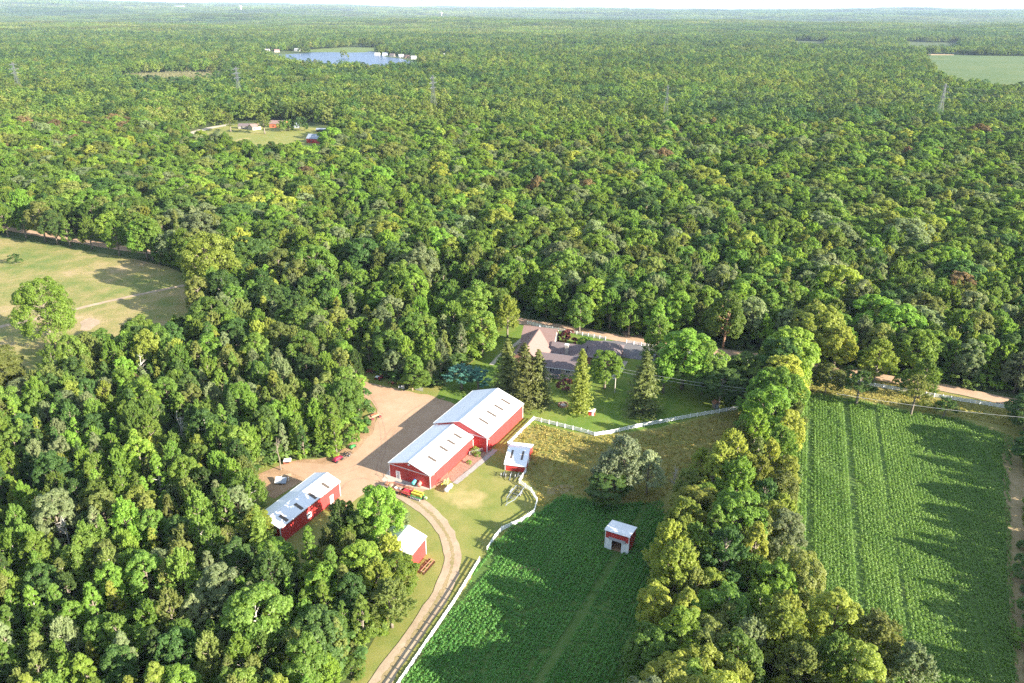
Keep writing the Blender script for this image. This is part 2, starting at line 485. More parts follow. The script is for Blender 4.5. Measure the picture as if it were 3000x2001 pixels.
FARM = [(690, 1800), (760, 1640), (845, 1490), (890, 1400), (905, 1340), (880, 1300), (848, 1232), (800, 1258), (705, 1345), (625, 1318), (585, 1190), (560, 1110), (575, 1080),
        (650, 1055), (770, 1050), (815, 1000), (835, 940), (822, 880), (790, 840), (810, 825), (860, 855), (930, 890), (1000, 890), (1050, 850), (1090, 825), (1130, 770),
        (1185, 735), (1240, 745), (1480, 785), (1700, 812), (1880, 850), (2000, 890), (2330, 935), (2400, 960), (2385, 1100), (2370, 1300), (2375, 1568), (2400, 1800)]
BELT = [(1450, 1900), (1450, 1700), (1475, 1540), (1500, 1430), (1525, 1310), (1560, 1200), (1600, 1110), (1660, 1060), (1725, 985), (1740, 930), (1745, 880), (1800, 870), (1835, 900),
        (1822, 950), (1812, 1050), (1795, 1200), (1780, 1330), (1785, 1430), (1830, 1540), (1930, 1640), (2010, 1740), (2060, 1850), (2080, 1900)]
MEADOW = [(-200, 520), (0, 546), (150, 570), (300, 592), (425, 622), (455, 690), (450, 770), (380, 800), (260, 825), (190, 862), (110, 930), (0, 965), (-200, 1000)]
farm_w, belt_w, meadow_w = polyD(FARM), polyD(BELT), polyD(MEADOW)

sheet('lawn', farm_w, .03, M['lawn'], 'mown yellow-green lawn around the red barns', it=1)
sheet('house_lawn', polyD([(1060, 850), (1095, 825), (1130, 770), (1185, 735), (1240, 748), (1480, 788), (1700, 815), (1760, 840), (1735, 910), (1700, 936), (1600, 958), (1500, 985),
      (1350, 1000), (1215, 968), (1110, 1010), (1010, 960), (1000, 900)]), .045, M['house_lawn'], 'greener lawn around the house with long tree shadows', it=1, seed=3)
sheet('meadow', meadow_w, .03, M['meadow'], 'dry open meadow beyond the wood', it=1, seed=2)
PASTURE = [(1168, 1020), (1222, 972), (1350, 1004), (1500, 990), (1600, 965), (1715, 938), (1700, 1000), (1600, 1080), (1500, 1160), (1400, 1150), (1300, 1130), (1235, 1170), (1232, 1120), (1195, 1090), (1230, 1020)]
pasture_w = polyD(PASTURE)
sheet('pasture', pasture_w, .06, M['pasture'], 'dry ungrazed pasture inside the white fence', it=1, seed=4)
CENTRE = [(880, 1640), (930, 1560), (1105, 1290), (1130, 1252), (1185, 1205), (1232, 1180), (1290, 1138), (1400, 1160), (1520, 1150), (1540, 1290), (1510, 1420), (1480, 1560), (1460, 1750), (880, 1750)]
centre_w = polyD(CENTRE)
sheet('crop_soil', centre_w, .06, M['soil'], 'soil of the fenced crop plot below the barns', it=1, seed=5)
FIELD = [(1818, 925), (1880, 905), (1960, 918), (2080, 945), (2200, 962), (2325, 1005), (2318, 1120), (2322, 1300), (2335, 1568), (2350, 1800), (2100, 1850), (1960, 1640), (1850, 1520), (1810, 1400), (1800, 1250), (1808, 1050)]
field_w = polyD(FIELD)
sheet('field_soil', field_w, .05, M['soil'], 'soil of the large crop field right of the tree belt', it=1, seed=6)
sheet('field_margin', polyD([(2300, 1010), (2345, 1010), (2372, 1300), (2385, 1568), (2400, 1800), (2350, 1800), (2325, 1568), (2312, 1300), (2306, 1120)]), .065, M['dry_strip'], 'dry wheel-tracked margin along the big crop field', it=1, seed=8)
sheet('bare_strip', polyD([(1800, 1170), (1822, 1175), (1826, 1290), (1806, 1300), (1795, 1240)]), .075, M['dry_strip'], 'bare dry patch between the tree belt and the big field', it=1, seed=9)
sheet('verge', polyD([(1820, 900), (1880, 855), (2000, 872), (2160, 899), (2330, 934), (2350, 985), (2200, 958), (2080, 940), (1960, 912), (1880, 900)]), .07, M['pasture'], 'dry grass verge between road fence and big field', it=1, seed=10)

YARD = [(808, 872), (850, 880), (1000, 912), (1045, 925), (1100, 960), (1010, 1120), (985, 1120), (955, 1145), (880, 1112), (830, 1140), (800, 1165), (765, 1175), (740, 1150), (700, 1095),
        (640, 1072), (660, 1060), (740, 1068), (790, 1060), (835, 1020), (868, 975), (865, 930), (830, 905)]
sheet('gravel_yard', polyD(YARD), .09, M['gravel'], 'tan gravel yard beside the red barns', jit=.5, it=1, seed=11)
sheet('dirt', polyD([(575, 1100), (650, 1060), (745, 1055), (800, 1030), (840, 985), (850, 940), (872, 965), (850, 1020), (800, 1062), (740, 1078), (700, 1100), (660, 1130), (615, 1150)]), .075, M['dirt'], 'bare brown dirt along the edge of the yard', jit=.8, it=1, seed=12)
sheet('barn_apron', polyD([(875, 1105), (985, 1125), (1000, 1108), (895, 1075)]), .105, M['path'], 'pale concrete strip in front of the front barn', jit=.15, it=0, seed=13)
CR = None
drive_line = ribbon('driveway', polyD([(800, 1680), (885, 1550), (960, 1445), (1010, 1370), (1038, 1310), (1040, 1260), (1015, 1205), (975, 1165), (930, 1138), (880, 1115)]), 3.7, .11, M['drive'], 'curving two-track gravel driveway')
ribbon('drive_middle', drive_line, .75, .118, M['dry_strip'], 'weedy middle strip between the two wheel tracks of the drive', .22, 5)
M['gravel_worn'] = ground('gravel_worn', [(.3, (.24, .15, .10)), (.5, (.34, .215, .14)), (.7, (.42, .28, .19))], (.2, .9, 5.), .4, dist=.05)
for k_, (tp, w_) in enumerate((([(700, 1085), (790, 1085), (860, 1040), (905, 975), (960, 930), (1020, 915)], .35), ([(705, 1092), (795, 1093), (868, 1047), (915, 982), (968, 937), (1025, 921)], .35), ([(880, 1108), (860, 1085), (880, 1030), (870, 960), (830, 895)], .3), ([(890, 1100), (868, 1080), (889, 1028), (880, 957), (842, 893)], .3), ([(770, 1150), (790, 1110), (830, 1095), (880, 1108)], .4))):
    ribbon('wheel_rut', polyD(tp), w_, .102 + .002 * k_, M['gravel_worn'], 'faint darker wheel rut in the gravel yard', .12, 40 + k_)
ROAD = [(2700, 1020), (2500, 963), (2400, 940), (2287, 916), (2208, 899), (2145, 886), (2056, 874), (1983, 859), (1870, 843), (1700, 812), (1480, 791), (1350, 761), (1200, 740), (1030, 700), (760, 652), (560, 610), (417, 587), (300, 574), (150, 548), (0, 522), (-300, 480)]
road_w = polyD(ROAD)
ribbon('road', road_w, 5.6, .10, M['road'], 'tan gravel country road behind the house')
sheet('house_drive', polyD([(1400, 780), (1480, 795), (1560, 812), (1545, 835), (1430, 822), (1350, 808), (1340, 790)]), .12, M['asphalt'], 'asphalt drive in front of the garage', jit=.1, it=1, seed=14)
ribbon('garden_path', polyD([(1128, 838), (1150, 815), (1185, 790), (1205, 775), (1240, 762)]), 1.6, .1, M['path'], 'pale garden path curving round the house', .1)
ribbon('garage_path', polyD([(1405, 870), (1425, 850), (1436, 830)]), 1.6, .1, M['path'], 'short pale path beside the garage', .1)
ribbon('meadow_track', polyD([(-60, 768), (0, 750), (90, 731), (180, 708), (300, 680), (430, 654)]), 2.4, .06, M['drive'], 'pale track crossing the dry meadow')
sheet('sand_patch', polyD([(180, 745), (200, 728), (235, 738), (215, 755), (190, 760)]), .05, M['drive'], 'bare sandy patch in the meadow', jit=.6, it=1, seed=21)
sheet('road_sand', polyD([(1420, 758), (1475, 768), (1482, 785), (1440, 778)]), .12, M['gravel'], 'pale sandy road edge opposite the house', jit=.3, it=1, seed=22)
sheet('field_bare', polyD([(1170, 1298), (1240, 1303), (1236, 1312), (1190, 1308)]), .075, M['dirt'], 'bare dry patch in the crop plot', jit=.5, it=1, seed=23)
sheet('field_bare', polyD([(1240, 1130), (1300, 1112), (1330, 1120), (1280, 1140)]), .075, M['dry_strip'], 'bare tan patch at the pasture edge', jit=.5, it=1, seed=24)

# far clearing with houses, lake, far fields
CLEARING = [(425, 312), (445, 300), (530, 284), (640, 288), (760, 296), (766, 330), (760, 378), (680, 384), (595, 374), (495, 358), (432, 338)]
LAKE = [(605, 128), (680, 124), (730, 119.5), (830, 121.5), (856, 117.5), (880, 130), (920, 135), (962, 144), (955, 163), (870, 168), (760, 164), (690, 154), (648, 145)]
MARSH = [(680, 119), (730, 113), (800, 109), (880, 110), (902, 117), (856, 118.5), (830, 122), (730, 120)]
FARFIELD = [(2122, 126), (2400, 130), (2400, 222), (2230, 214), (2175, 194), (2135, 160)]
FIELDS2 = [[(1822, 96), (1900, 97), (1885, 115), (1825, 114)], [(2080, 98.5), (2195, 99.5), (2195, 123), (2080, 118)]]
clear_w, lake_w, marsh_w, far_w = polyD(CLEARING), polyD(LAKE), polyD(MARSH), polyD(FARFIELD)
f2_w = [polyD(p) for p in FIELDS2]
sheet('far_lawn', clear_w, .1, M['lawn'], 'distant mown clearing with farmhouses', step=6, jit=1, it=1, seed=30)
ribbon('far_lane', polyD([(418, 313), (450, 302), (490, 292), (532, 286)]), 9, .2, M['path'], 'pale lane entering the distant clearing', .3)
sheet('marsh', marsh_w, .2, M['marsh'], 'pale green marsh on the far shore of the lake', step=30, jit=4, it=1, seed=31)
sheet('far_field', far_w, .3, M['bean_field'], 'large distant grey-green crop field', step=30, jit=2, it=0, seed=32)
for i, p in enumerate(f2_w): sheet('far_field', p, .3, M['bean_field'], ['small distant field between tree lines', 'narrow distant field beyond the big one'][i], step=30, jit=2, it=0, seed=33 + i)
BRUSH = [(285, 174), (400, 167), (500, 170), (530, 180), (505, 196), (400, 206), (300, 199)]
brush_w = polyD(BRUSH)
M['brush_ground'] = ground('brush_ground', [(.3, (.13, .15, .05)), (.5, (.20, .18, .09)), (.7, (.28, .22, .14))], (.02, .1, .6), .5)
sheet('brush_land', brush_w, .25, M['brush_ground'], 'tan strip of cut brush under the power line', step=20, jit=5, it=1, seed=50)
TAN = [[(1822, 95), (1895, 95.6), (1895, 97.2), (1822, 97)], [(2080, 97), (2120, 97), (2120, 98.6), (2080, 98.4)], [(226, 79), (246, 79), (246, 82.5), (228, 82.5)], [(2105, 124), (2190, 125), (2190, 127), (2120, 127)]]
tan_w = [polyD(p) for p in TAN]
for i, p in enumerate(tan_w): sheet('stubble_field', p, .35, M['tan_field'], ['thin tan stubble strip behind the small distant field', 'thin tan strip behind the narrow distant field', 'tiny tan field far off in the woods', 'tan track along the large distant field'][i], step=0)

m, t, N, L, out = nodes_of('lake_water')
b = N.new('ShaderNodeBsdfPrincipled'); b.inputs['Base Color'].default_value = (.03, .06, .13, 1); b.inputs['Roughness'].default_value = .22
b.inputs['Specular IOR Level'].default_value = .5
pos = N.new('ShaderNodeNewGeometry').outputs['Position']
mp = N.new('ShaderNodeMapping'); mp.inputs['Scale'].default_value = (.05, .4, 1); L.new(pos, mp.inputs[0])
bp = N.new('ShaderNodeBump'); bp.inputs['Strength'].default_value = .8; bp.inputs['Distance'].default_value = 1.2
L.new(noise_node(N, L, 1.2, 5, mp.outputs[0]), bp.inputs['Height']); L.new(bp.outputs[0], b.inputs['Normal']); L.new(b.outputs[0], out.inputs[0])
M['water'] = m
sheet('lake', lake_w, .4, M['water'], 'blue lake among the woods', step=25, jit=3, it=1, seed=40)

# haze: the air over the whole view
m, t, N, L, out = nodes_of('haze_air')
pv = N.new('ShaderNodeVolumePrincipled'); pv.inputs['Color'].default_value = (.56, .72, 1.0, 1); pv.inputs['Density'].default_value = 3.6e-5; pv.inputs['Anisotropy'].default_value = 0.0
L.new(pv.outputs[0], out.inputs['Volume'])
hz = MB().box(-22000, 22000, -1000, 26500, -60, 215).build('haze', m)
tag(hz, None, None, None, 'stuff')

# ------------------------------------------------------------------ trees: prototype meshes
def unit(a): return a / np.maximum(np.linalg.norm(a, axis=1, keepdims=True), 1e-9)

def leaves(rng, pos, nrm, size, vary, aspect=.62):
    """a diamond leaf spray per point, folded a little along its length"""
    n = len(pos)
    t = unit(np.cross(nrm, rng.normal(size=(n, 3))))
    b = np.cross(nrm, t)
    s = size[:, None]
    p0, p2 = pos - t * s * .55, pos + t * s * .55
    p1, p3 = pos + b * s * .5 * aspect + nrm * s * .12, pos - b * s * .5 * aspect + nrm * s * .12
    v = np.stack([p0, p1, p2, p3], 1).reshape(-1, 3)
    return v, np.arange(4 * n).reshape(n, 4), vary

def crown_points(rng, h, r, base, lobes=9, clumps=12, per=38, leaf_s=.5, style='round', flat=1.0, taper=0.0, lk=.50):
    """returns leaf positions, normals, sizes, colour variation and the lobe centres"""
    P_, N_, S_, V_ = [], [], [], []
    hc = h - base
    cs = []
    for i in range(lobes):
        t = (i + .5) / lobes
        a = i * 2.4 + rng.uniform(-.5, .5)
        rr = r * (1 - taper * t) * math.sqrt(max(.05, 1 - (2 * t - .85) ** 2 / 1.45)) * rng.uniform(.5, .68) * (1.0 + (.50 - lk) * .9)
        lr = r * (lk - .10 * t) * rng.uniform(.85, 1.15) * (1 - taper * t * .55)
        zc = base + hc * (.16 + .70 * t)
        if i == lobes - 1: rr *= .25
        cs.append((np.array([rr * math.cos(a), rr * math.sin(a), zc]), lr))
    for c, lr in cs:
        out = np.array([c[0], c[1], (c[2] - (base + hc * .35)) * .9 + r * .25]); out /= np.linalg.norm(out)
        d = unit(rng.normal(size=(clumps, 3)) * .8 + out * .85)
        for dd in d:
            cc = c + dd * lr * rng.uniform(.72, 1.0) * np.array([1, 1, flat])
            cv = np.clip(rng.normal(.5, .22), 0, 1)
            if style == 'feather':                      # upswept sprays with pointed tips
                ax = dd * .8 + out * .35 + np.array([0, 0, .55]) + rng.normal(size=3) * .15
                ax /= np.linalg.norm(ax)
                q = rng.uniform(0, 1, per)
                ln = lr * rng.uniform(.7, 1.1)
                wd = (1 - q) ** .8 * lr * .26 + .05
                n = unit(rng.normal(size=(per, 3)))
                p = cc + ax * (q * ln - ln * .35)[:, None] + n * wd[:, None]
                nn = unit(n * .35 + ax * .15 + np.array([0, 0, .75]) + rng.normal(size=(per, 3)) * .42)
                s = leaf_s * (1.05 - .5 * q) * rng.uniform(.8, 1.2, per)
            else:
                cr_ = lr * rng.uniform(.34, .5)
                n = unit(rng.normal(size=(per, 3)) + dd * 1.0 + np.array([0, 0, .35]))
                p = cc + n * (cr_ * rng.uniform(.75, 1.08, per))[:, None] * np.array([1, 1, .8 * flat])
                nn = unit(n * .42 + dd * .2 + np.array([0, 0, .7]) + rng.normal(size=(per, 3)) * .42)
                s = leaf_s * rng.uniform(.75, 1.25, per)
            P_.append(p); N_.append(nn); S_.append(s); V_.append(np.clip(cv + rng.normal(0, .18, per), 0, 1))
    return np.concatenate(P_), np.concatenate(N_), np.concatenate(S_), np.concatenate(V_), cs

def spruce_points(rng, h, r, base=.06, whorls=24, nb=9, per=20, leaf_s=.74, droop=.26, gap=0.0):
    P_, N_, S_, V_ = [], [], [], []
    for w in range(whorls):
        t = w / (whorls - 1)
        z0 = h * (base + (1 - base) * t ** .92)
        L_ = r * (1 - t) ** .68 * rng.uniform(.82, 1.1) + .25
        k = max(4, int(nb * (1 - t * .45)))
        for i in range(k):
            if rng.random() < gap: continue
            a = 2 * math.pi * (i / k) + w * 1.1 + rng.uniform(-.3, .3)
            l = L_ * rng.uniform(.72, 1.12)
            q = np.linspace(.03, 1, per) ** .6
            rad = q * l
            z = z0 - droop * l * q + .22 * l * np.maximum(q - .7, 0) * 2 + rng.uniform(-.15, .15)
            side = rng.uniform(-1, 1, per) * l * .26 * np.sin(np.minimum(q, 1) * 2.6)
            p = np.c_[rad * math.cos(a) - side * math.sin(a), rad * math.sin(a) + side * math.cos(a), z]
            n = unit(np.c_[np.full(per, math.cos(a) * .55), np.full(per, math.sin(a) * .55), np.full(per, .75)] + rng.normal(size=(per, 3)) * .35)
            P_.append(p); N_.append(n); S_.append(leaf_s * (1.15 - .45 * q) * rng.uniform(.85, 1.25, per))
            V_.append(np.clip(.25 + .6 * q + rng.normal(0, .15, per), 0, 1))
    return np.concatenate(P_), np.concatenate(N_), np.concatenate(S_), np.concatenate(V_), []

def trunk_mb(rng, h, r, base, cs, rad):
    mb = MB()
    top = h * .86
    bend = rng.uniform(-.25, .25, 2)
    pts = [(bend[0] * t * t * 2, bend[1] * t * t * 2, -.3 + (top + .3) * t) for t in (0, .12, .35, .6, .8, 1)]
    mb.tube(pts, [rad * 1.35, rad, rad * .85, rad * .6, rad * .35, rad * .1], 7)
    for c, lr in cs:
        z0 = max(base * .75, min(c[2] - lr * 1.1, top * .9)); t = (z0 + .3) / (top + .3)
        a = Vector((bend[0] * t * t * 2, bend[1] * t * t * 2, z0)); bb = Vector(c)
        mid = a.lerp(bb, .5) + Vector((0, 0, -.08 * (bb - a).length))
        mb.tube([a, mid, bb], [rad * .42, rad * .28, rad * .08], 5, cap=False)
    return mb

SHAPES = {}                                            # name -> (crown (v, f, vary), trunk MB, height, radius)
def add_shape(key, seed, kind, h, r, base, **kw):
    rng = np.random.default_rng(seed)
    if kind == 'spruce': p, n, s, v, cs = spruce_points(rng, h, r, base=base / h, **kw)
    else: p, n, s, v, cs = crown_points(rng, h, r, base, **kw)
    SHAPES[key] = (leaves(rng, p, n, s, v, .5 if kind == 'spruce' else .66), trunk_mb(rng, h, r, base, cs, .020 * h if kind != 'spruce' else .014 * h), h, r)

for i in range(4): i < 4 and add_shape(f'round-crowned{i}', 10 + i, 'b', 16, 5.0, 3.2, lobes=18, clumps=14, per=44, leaf_s=.46, lk=.40, taper=.12)
for i in range(4): add_shape(f'feathery{i}', 30 + i, 'b', 16, 4.7, 2.8, lobes=18, clumps=17, per=34, leaf_s=.48, lk=.40, taper=.5, style='feather')
for i in range(3): add_shape(f'tall narrow{i}', 50 + i, 'b', 18, 3.3, 2.5, lobes=18, clumps=13, per=38, leaf_s=.44, taper=.66, lk=.42)
for i in range(3): add_shape(f'spreading{i}', 70 + i, 'b', 14.5, 6.2, 3.4, lobes=21, clumps=15, per=42, leaf_s=.5, flat=.85, lk=.38)
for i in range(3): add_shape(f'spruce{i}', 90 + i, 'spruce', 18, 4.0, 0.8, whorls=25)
for i in range(2): add_shape(f'slim{i}', 100 + i, 'spruce', 19, 3.0, 1.2, whorls=28, nb=8, droop=.12)
for i in range(3): add_shape(f'pine{i}', 110 + i, 'b', 17, 4.2, 5.0, lobes=12, clumps=9, per=34, leaf_s=.6, style='feather', flat=.45, taper=.45)
for i in range(3): add_shape(f'shrub{i}', 130 + i, 'b', 3.2, 1.9, .3, lobes=6, clumps=8, per=16, leaf_s=.42)
for i in range(2): add_shape(f'big{i}', 140 + i, 'b', 25, 9.0, 3.5, lobes=30, clumps=16, per=46, leaf_s=.55, lk=.36)

MESHES = {}
def crown_mesh(shape, look):
    k = (shape, look)
    if k not in MESHES:
        (v, f, vary), tm, h, r = SHAPES[shape]
        MESHES[k] = np_mesh('crown', v, f, LEAF[look], {'vary': vary})
    return MESHES[k]
def trunk_mesh(shape, bark):
    k = (shape, 'trunk', bark)
    if k not in MESHES:
        mb = SHAPES[shape][1]
        me = bpy.data.meshes.new('trunk'); me.from_pydata(mb.v, [], mb.f); me.materials.append(M[bark])
        me.polygons.foreach_set('use_smooth', [True] * len(mb.f)); MESHES[k] = me
    return MESHES[k]

TREES = []                                             # every tree object: for the footprint tests
def tree(name, shape, look, x, y, h=None, r=None, rz=None, label=None, cat='tree', group=None, bark='bark', z=0.0):
    _, _, h0, r0 = SHAPES[shape]
    o = thing(name, label, cat, (x, y, z), random.uniform(0, 6.28) if rz is None else rz, group)
    sz = (h or h0) / h0
    sx = (r or r0 * sz) / r0
    o.scale = (sx, sx, sz)
    link('trunk', trunk_mesh(shape, bark), o)
    link('crown', crown_mesh(shape, look), o)
    TREES.append((x, y, (r or r0 * sz)))
    return o
# ------------------------------------------------------------------ buildings
FOOT = []                                              # footprints (x, y, radius) that trees keep clear of
def frame(az): return -R(az - 90) if False else -R(az)
def gable_pts(w, eave, ridge): return [(-w / 2, 0), (w / 2, 0), (w / 2, eave), (0, ridge), (-w / 2, eave)]

def barn(name, label, cat, base, az, W, L, eave, ridge, wall='red_wall', wallx='red_wall_x', oh=.18, sky_at=(), sky_side=1, sky_len=2.4, trim='white', belt=True):
    """gable building; origin = middle of the front wall's foot, +y runs back along the ridge, az = compass angle of +y"""
    o = thing(name, label, cat, (base[0], base[1], 0), -R(az))
    t = .12
    pts = gable_pts(W, eave, ridge)
    for y, nm in ((0, 1), (L - t, 0)):
        v = [(x, y, z) for x, z in pts] + [(x, y + t, z) for x, z in pts]
        k = 5
        fs = [tuple(range(k)), tuple(range(2 * k - 1, k - 1, -1))] + [((i + 1) % k, i, i + k, (i + 1) % k + k) for i in range(k)]
        MB().add(v, fs).build('wall', M[wallx], o)
    for s_ in (-1, 1):
        MB().box(*sorted((s_ * W / 2, s_ * (W / 2 - t))), t + .003, L - t - .003, 0, eave).build('wall', M[wall], o)
    sl = (ridge - eave) / (W / 2)
    for s_ in (-1, 1):
        x0, z0 = s_ * (W / 2 + oh), eave - sl * oh + .14
        q = [(0, -oh, ridge + .14), (x0, -oh, z0), (x0, L + oh, z0), (0, L + oh, ridge + .14)]
        if s_ < 0: q = q[::-1]
        MB().slab(q, .09).build('roof_slope', M['white_roof'], o)
        MB().box(*sorted((x0 - s_ * .02, x0 + s_ * .09)), -oh, L + oh, z0 - .16, z0 + .01).build('gutter', M[trim], o)
        for y in (-oh - .03, L + oh - .03):
            MB().bar((s_ * .02, y + .03, ridge + .06), (x0, y + .03, z0 - .08), .07, .2).build('rake_trim', M[trim], o)
        for y in (-.03, L - .13):
            MB().box(*sorted((s_ * (W / 2 - .16), s_ * (W / 2 + .03))), y, y + .16, 0, eave - .05).build('corner_trim', M[trim], o)
    MB().add([(-.28, -oh - .02, ridge + .09), (0, -oh - .02, ridge + .2), (.28, -oh - .02, ridge + .09), (-.28, L + oh + .02, ridge + .09), (0, L + oh + .02, ridge + .2), (.28, L + oh + .02, ridge + .09)],
             [(0, 1, 4, 3), (1, 2, 5, 4), (2, 0, 3, 5), (0, 2, 1), (3, 4, 5)]).build('ridge_cap', M['white'], o)
    n = Vector((sky_side * sl, 0, 1)).normalized()
    for y in sky_at:
        xa, xb = W / 2 * .36, W / 2 * .36 + sky_len
        q = [Vector((sky_side * x, yy, ridge - sl * x + .16)) + n * .03 for x, yy in ((xa, y - .42), (xb, y - .42), (xb, y + .42), (xa, y + .42))]
        if sky_side < 0: q = q[::-1]
        MB().slab(q, .04).build('skylight', M['skylight'], o)
    if belt: MB().box(-W / 2 + .17, W / 2 - .17, -.05, -.003, eave - .28, eave - .12).build('belt_trim', M[trim], o)
    a = R(az)
    for k in range(int(L // 4) + 1):
        for s_ in (-.25, .25):
            yy, xx = k * 4, W * s_
            FOOT.append((base[0] + xx * math.cos(a) + yy * math.sin(a), base[1] - xx * math.sin(a) + yy * math.cos(a), W * .25 + 3.2))
    return o

def door(o, x, y, w=.95, h=2.1, mat='white', face='y', z=0.0, pane=True, name='door'):
    """a framed door on the front (face 'y') or on the right wall (face 'x')"""
    def bx(a0, a1, d0, d1, z0, z1): 
        return MB().box(x + a0, x + a1, y + d0, y + d1, z0, z1) if face == 'y' else MB().box(x - d1, x - d0, y + a0, y + a1, z0, z1)
    d = bx(-w / 2, w / 2, -.06, -.004, z, z + h).build(name, M[mat], o)
    for a0, a1 in ((-w / 2 - .1, -w / 2), (w / 2, w / 2 + .1)): bx(a0, a1, -.09, -.005, z, z + h + .1).build('frame', M['white'], d)
    bx(-w / 2, w / 2, -.09, -.005, z + h, z + h + .1).build('frame', M['white'], d)
    if pane: bx(-w * .3, w * .3, -.075, -.061, z + h * .5, z + h * .92).build('pane', M['glass'] if mat != 'galv' else M['white'], d)
    bx(w * .36, w * .42, -.12, -.061, z + 1.0, z + 1.08).build('handle', M['dark'], d)
    return d

AZ = 27.28
ax, ay = Vector((math.cos(R(AZ)), -math.sin(R(AZ)), 0)), Vector((math.sin(R(AZ)), math.cos(R(AZ)), 0))
RF = Vector((-19.75, 153.88, 0))                       # right front foot of the front barn
front_barn_p = RF - ax * 12.14 / 2
fb = barn('red_barn', 'lower red barn with white roof and four skylights, nearest to the driveway', 'barn', front_barn_p, AZ, 12.14, 20.85, 3.9, 5.9, sky_at=(5.2, 10.6, 14.2, 17.6))
door(fb, -6.07 + 2.6, 0, 1.0, 2.15, 'galv')
MB().tube([(0, -.14, 5.25), (0, -.01, 5.25)], .3, 14).build('gable_lamp', M['white'], fb)
MB().box(-1.2, 1.2, -.06, -.004, .05, .1).build('sill_trim', M['white'], fb)
MB().box(6.08, 6.3, 1.3, 1.5, 3.3, 3.5).build('wall_lamp', M['white'], fb)
big_p = RF + ay * 20.87 + ax * (4.25 - 16.43 / 2)
bbn = barn('red_barn', 'taller red barn with white roof, joined behind the lower barn', 'barn', big_p, AZ, 16.43, 21.06, 4.6, 7.42, sky_at=(5.0, 9.5, 13.6, 17.6), sky_len=2.9)
MB().box(8.22, 8.4, .6, .8, 3.7, 3.9).build('wall_lamp', M['white'], bbn)

# the long red shed beside the yard
LA = 27.2
lax, lay = Vector((math.cos(R(LA)), -math.sin(R(LA)), 0)), Vector((math.sin(R(LA)), math.cos(R(LA)), 0))
RB = Vector((-41.1, 150.8, 0))
LL, LW = 20.0, 7.3
ls = barn('long_shed', 'long low red shed with four roof skylights, partly behind trees', 'shed', RB - lay * LL - lax * LW / 2, LA, LW, LL, 4.15, 5.35, sky_at=(2.6, 7.4, 12.0, 16.6), sky_len=2.2, belt=False)
door(ls, LW / 2, LL - 3.2, 1.0, 2.15, 'white', 'x', pane=False)
d = door(ls, LW / 2, LL - 11.0, 1.3, 1.3, 'white', 'x', z=1.0, name='window')
# little white-roofed shed among the trees
ws = barn('small_shed', 'small white-roofed shed with pale red wall half hidden by trees by the driveway', 'shed', (-18.2 - 4.1 * math.cos(R(22)) - 6.6 * math.sin(R(22)), 129.9 + 4.1 * math.sin(R(22)) - 6.6 * math.cos(R(22))), 22, 8.2, 6.6, 4.7, 6.2, belt=False)

# red paddock shed: ridge runs left to right, gable with white door on the right
PS = thing('paddock_shed', 'low red shed with white roof standing in the white paddock fence', 'shed', (-1.6, 162.3, 0), -R(11.5))
W_, D_, e_, r_ = 5.3, 10.4, 1.95, 3.75
for x, t in ((0, .1), (W_ - .1, .1)):
    pts = [(0, 0), (D_, 0), (D_, e_), (D_ / 2, r_), (0, e_)]
    v = [(x, y, z) for y, z in pts] + [(x + t, y, z) for y, z in pts]
    MB().add(v, [tuple(range(5)), tuple(range(9, 4, -1))] + [((i + 1) % 5, i, i + 5, (i + 1) % 5 + 5) for i in range(5)]).build('wall', M['red_wall'], PS)
for y in (0, D_ - .1): MB().box(.103, W_ - .103, y, y + .1, 0, e_).build('wall', M['red_wall_x'], PS)
sl = (r_ - e_) / (D_ / 2)
for s_, ye, yr in ((0, -.25, D_ / 2), (1, D_ + .25, D_ / 2)):
    ze = e_ - sl * .25 + .12
    q = [(-.2, ye, ze), (W_ + .2, ye, ze), (W_ + .2, yr, r_ + .12), (-.2, yr, r_ + .12)]
    MB().slab(q if not s_ else q[::-1], .08).build('roof_slope', M['white_roof_x'], PS)
    MB().box(-.2, W_ + .2, *sorted((ye, ye + (.08 if s_ else -.08))), ze - .15, ze).build('gutter', M['white'], PS)
    for x in (-.22, W_ + .2): MB().bar((x, ye, ze - .07), (x, yr, r_ + .05), .06, .18).build('rake_trim', M['white'], PS)
for x in (.9, 3.7):
    q = [Vector((xx, yy, e_ + sl * yy + .16)) for xx, yy in ((x, 1.6), (x + .55, 1.6), (x + .55, 4.3), (x, 4.3))]
    MB().slab(q, .04).build('skylight', M['skylight'], PS)
for x in (-.03, W_ - .1): MB().box(x, x + .14, -.04, .1, 0, e_).build('corner_trim', M['white'], PS)
door(PS, W_, 4.2, 1.6, 2.0, 'white', 'x', pane=False)
for k in (1.5, 5, 9): FOOT.append((PS.location.x + 2.6 + k * .2, PS.location.y + k * .95, 5))

# open-front shed in the crop plot
RA = 26.8
RS = thing('field_shed', 'white and red open-front shed alone in the green crop plot', 'shed', (20.5, 132.3, 0), -R(RA))
w, dp, hf, hb = 5.4, 4.6, 5.15, 4.2
MB().box(-.0, w, dp - .1, dp, 0, hb).build('wall', M['red_wall_x'], RS)
for x in (0, w - .1):
    MB().add([(x, .1, 0), (x, dp - .1, 0), (x, dp - .1, hb), (x, .1, hf - .1), (x + .1, .1, 0), (x + .1, dp - .1, 0), (x + .1, dp - .1, hb), (x + .1, .1, hf - .1)],
             [(0, 1, 2, 3), (7, 6, 5, 4), (0, 4, 5, 1), (1, 5, 6, 2), (2, 6, 7, 3), (3, 7, 4, 0)]).build('wall', M['red_wall'], RS)
MB().box(.12, w - .12, 0, .1, 3.0, 4.55).build('front_board', M['red_wall_x'], RS)
MB().box(.12, 1.55, -.02, .09, 0, 3.0).build('front_panel', M['white'], RS)
MB().box(3.75, w - .12, -.02, .09, 0, 3.0).build('front_panel', M['white'], RS)
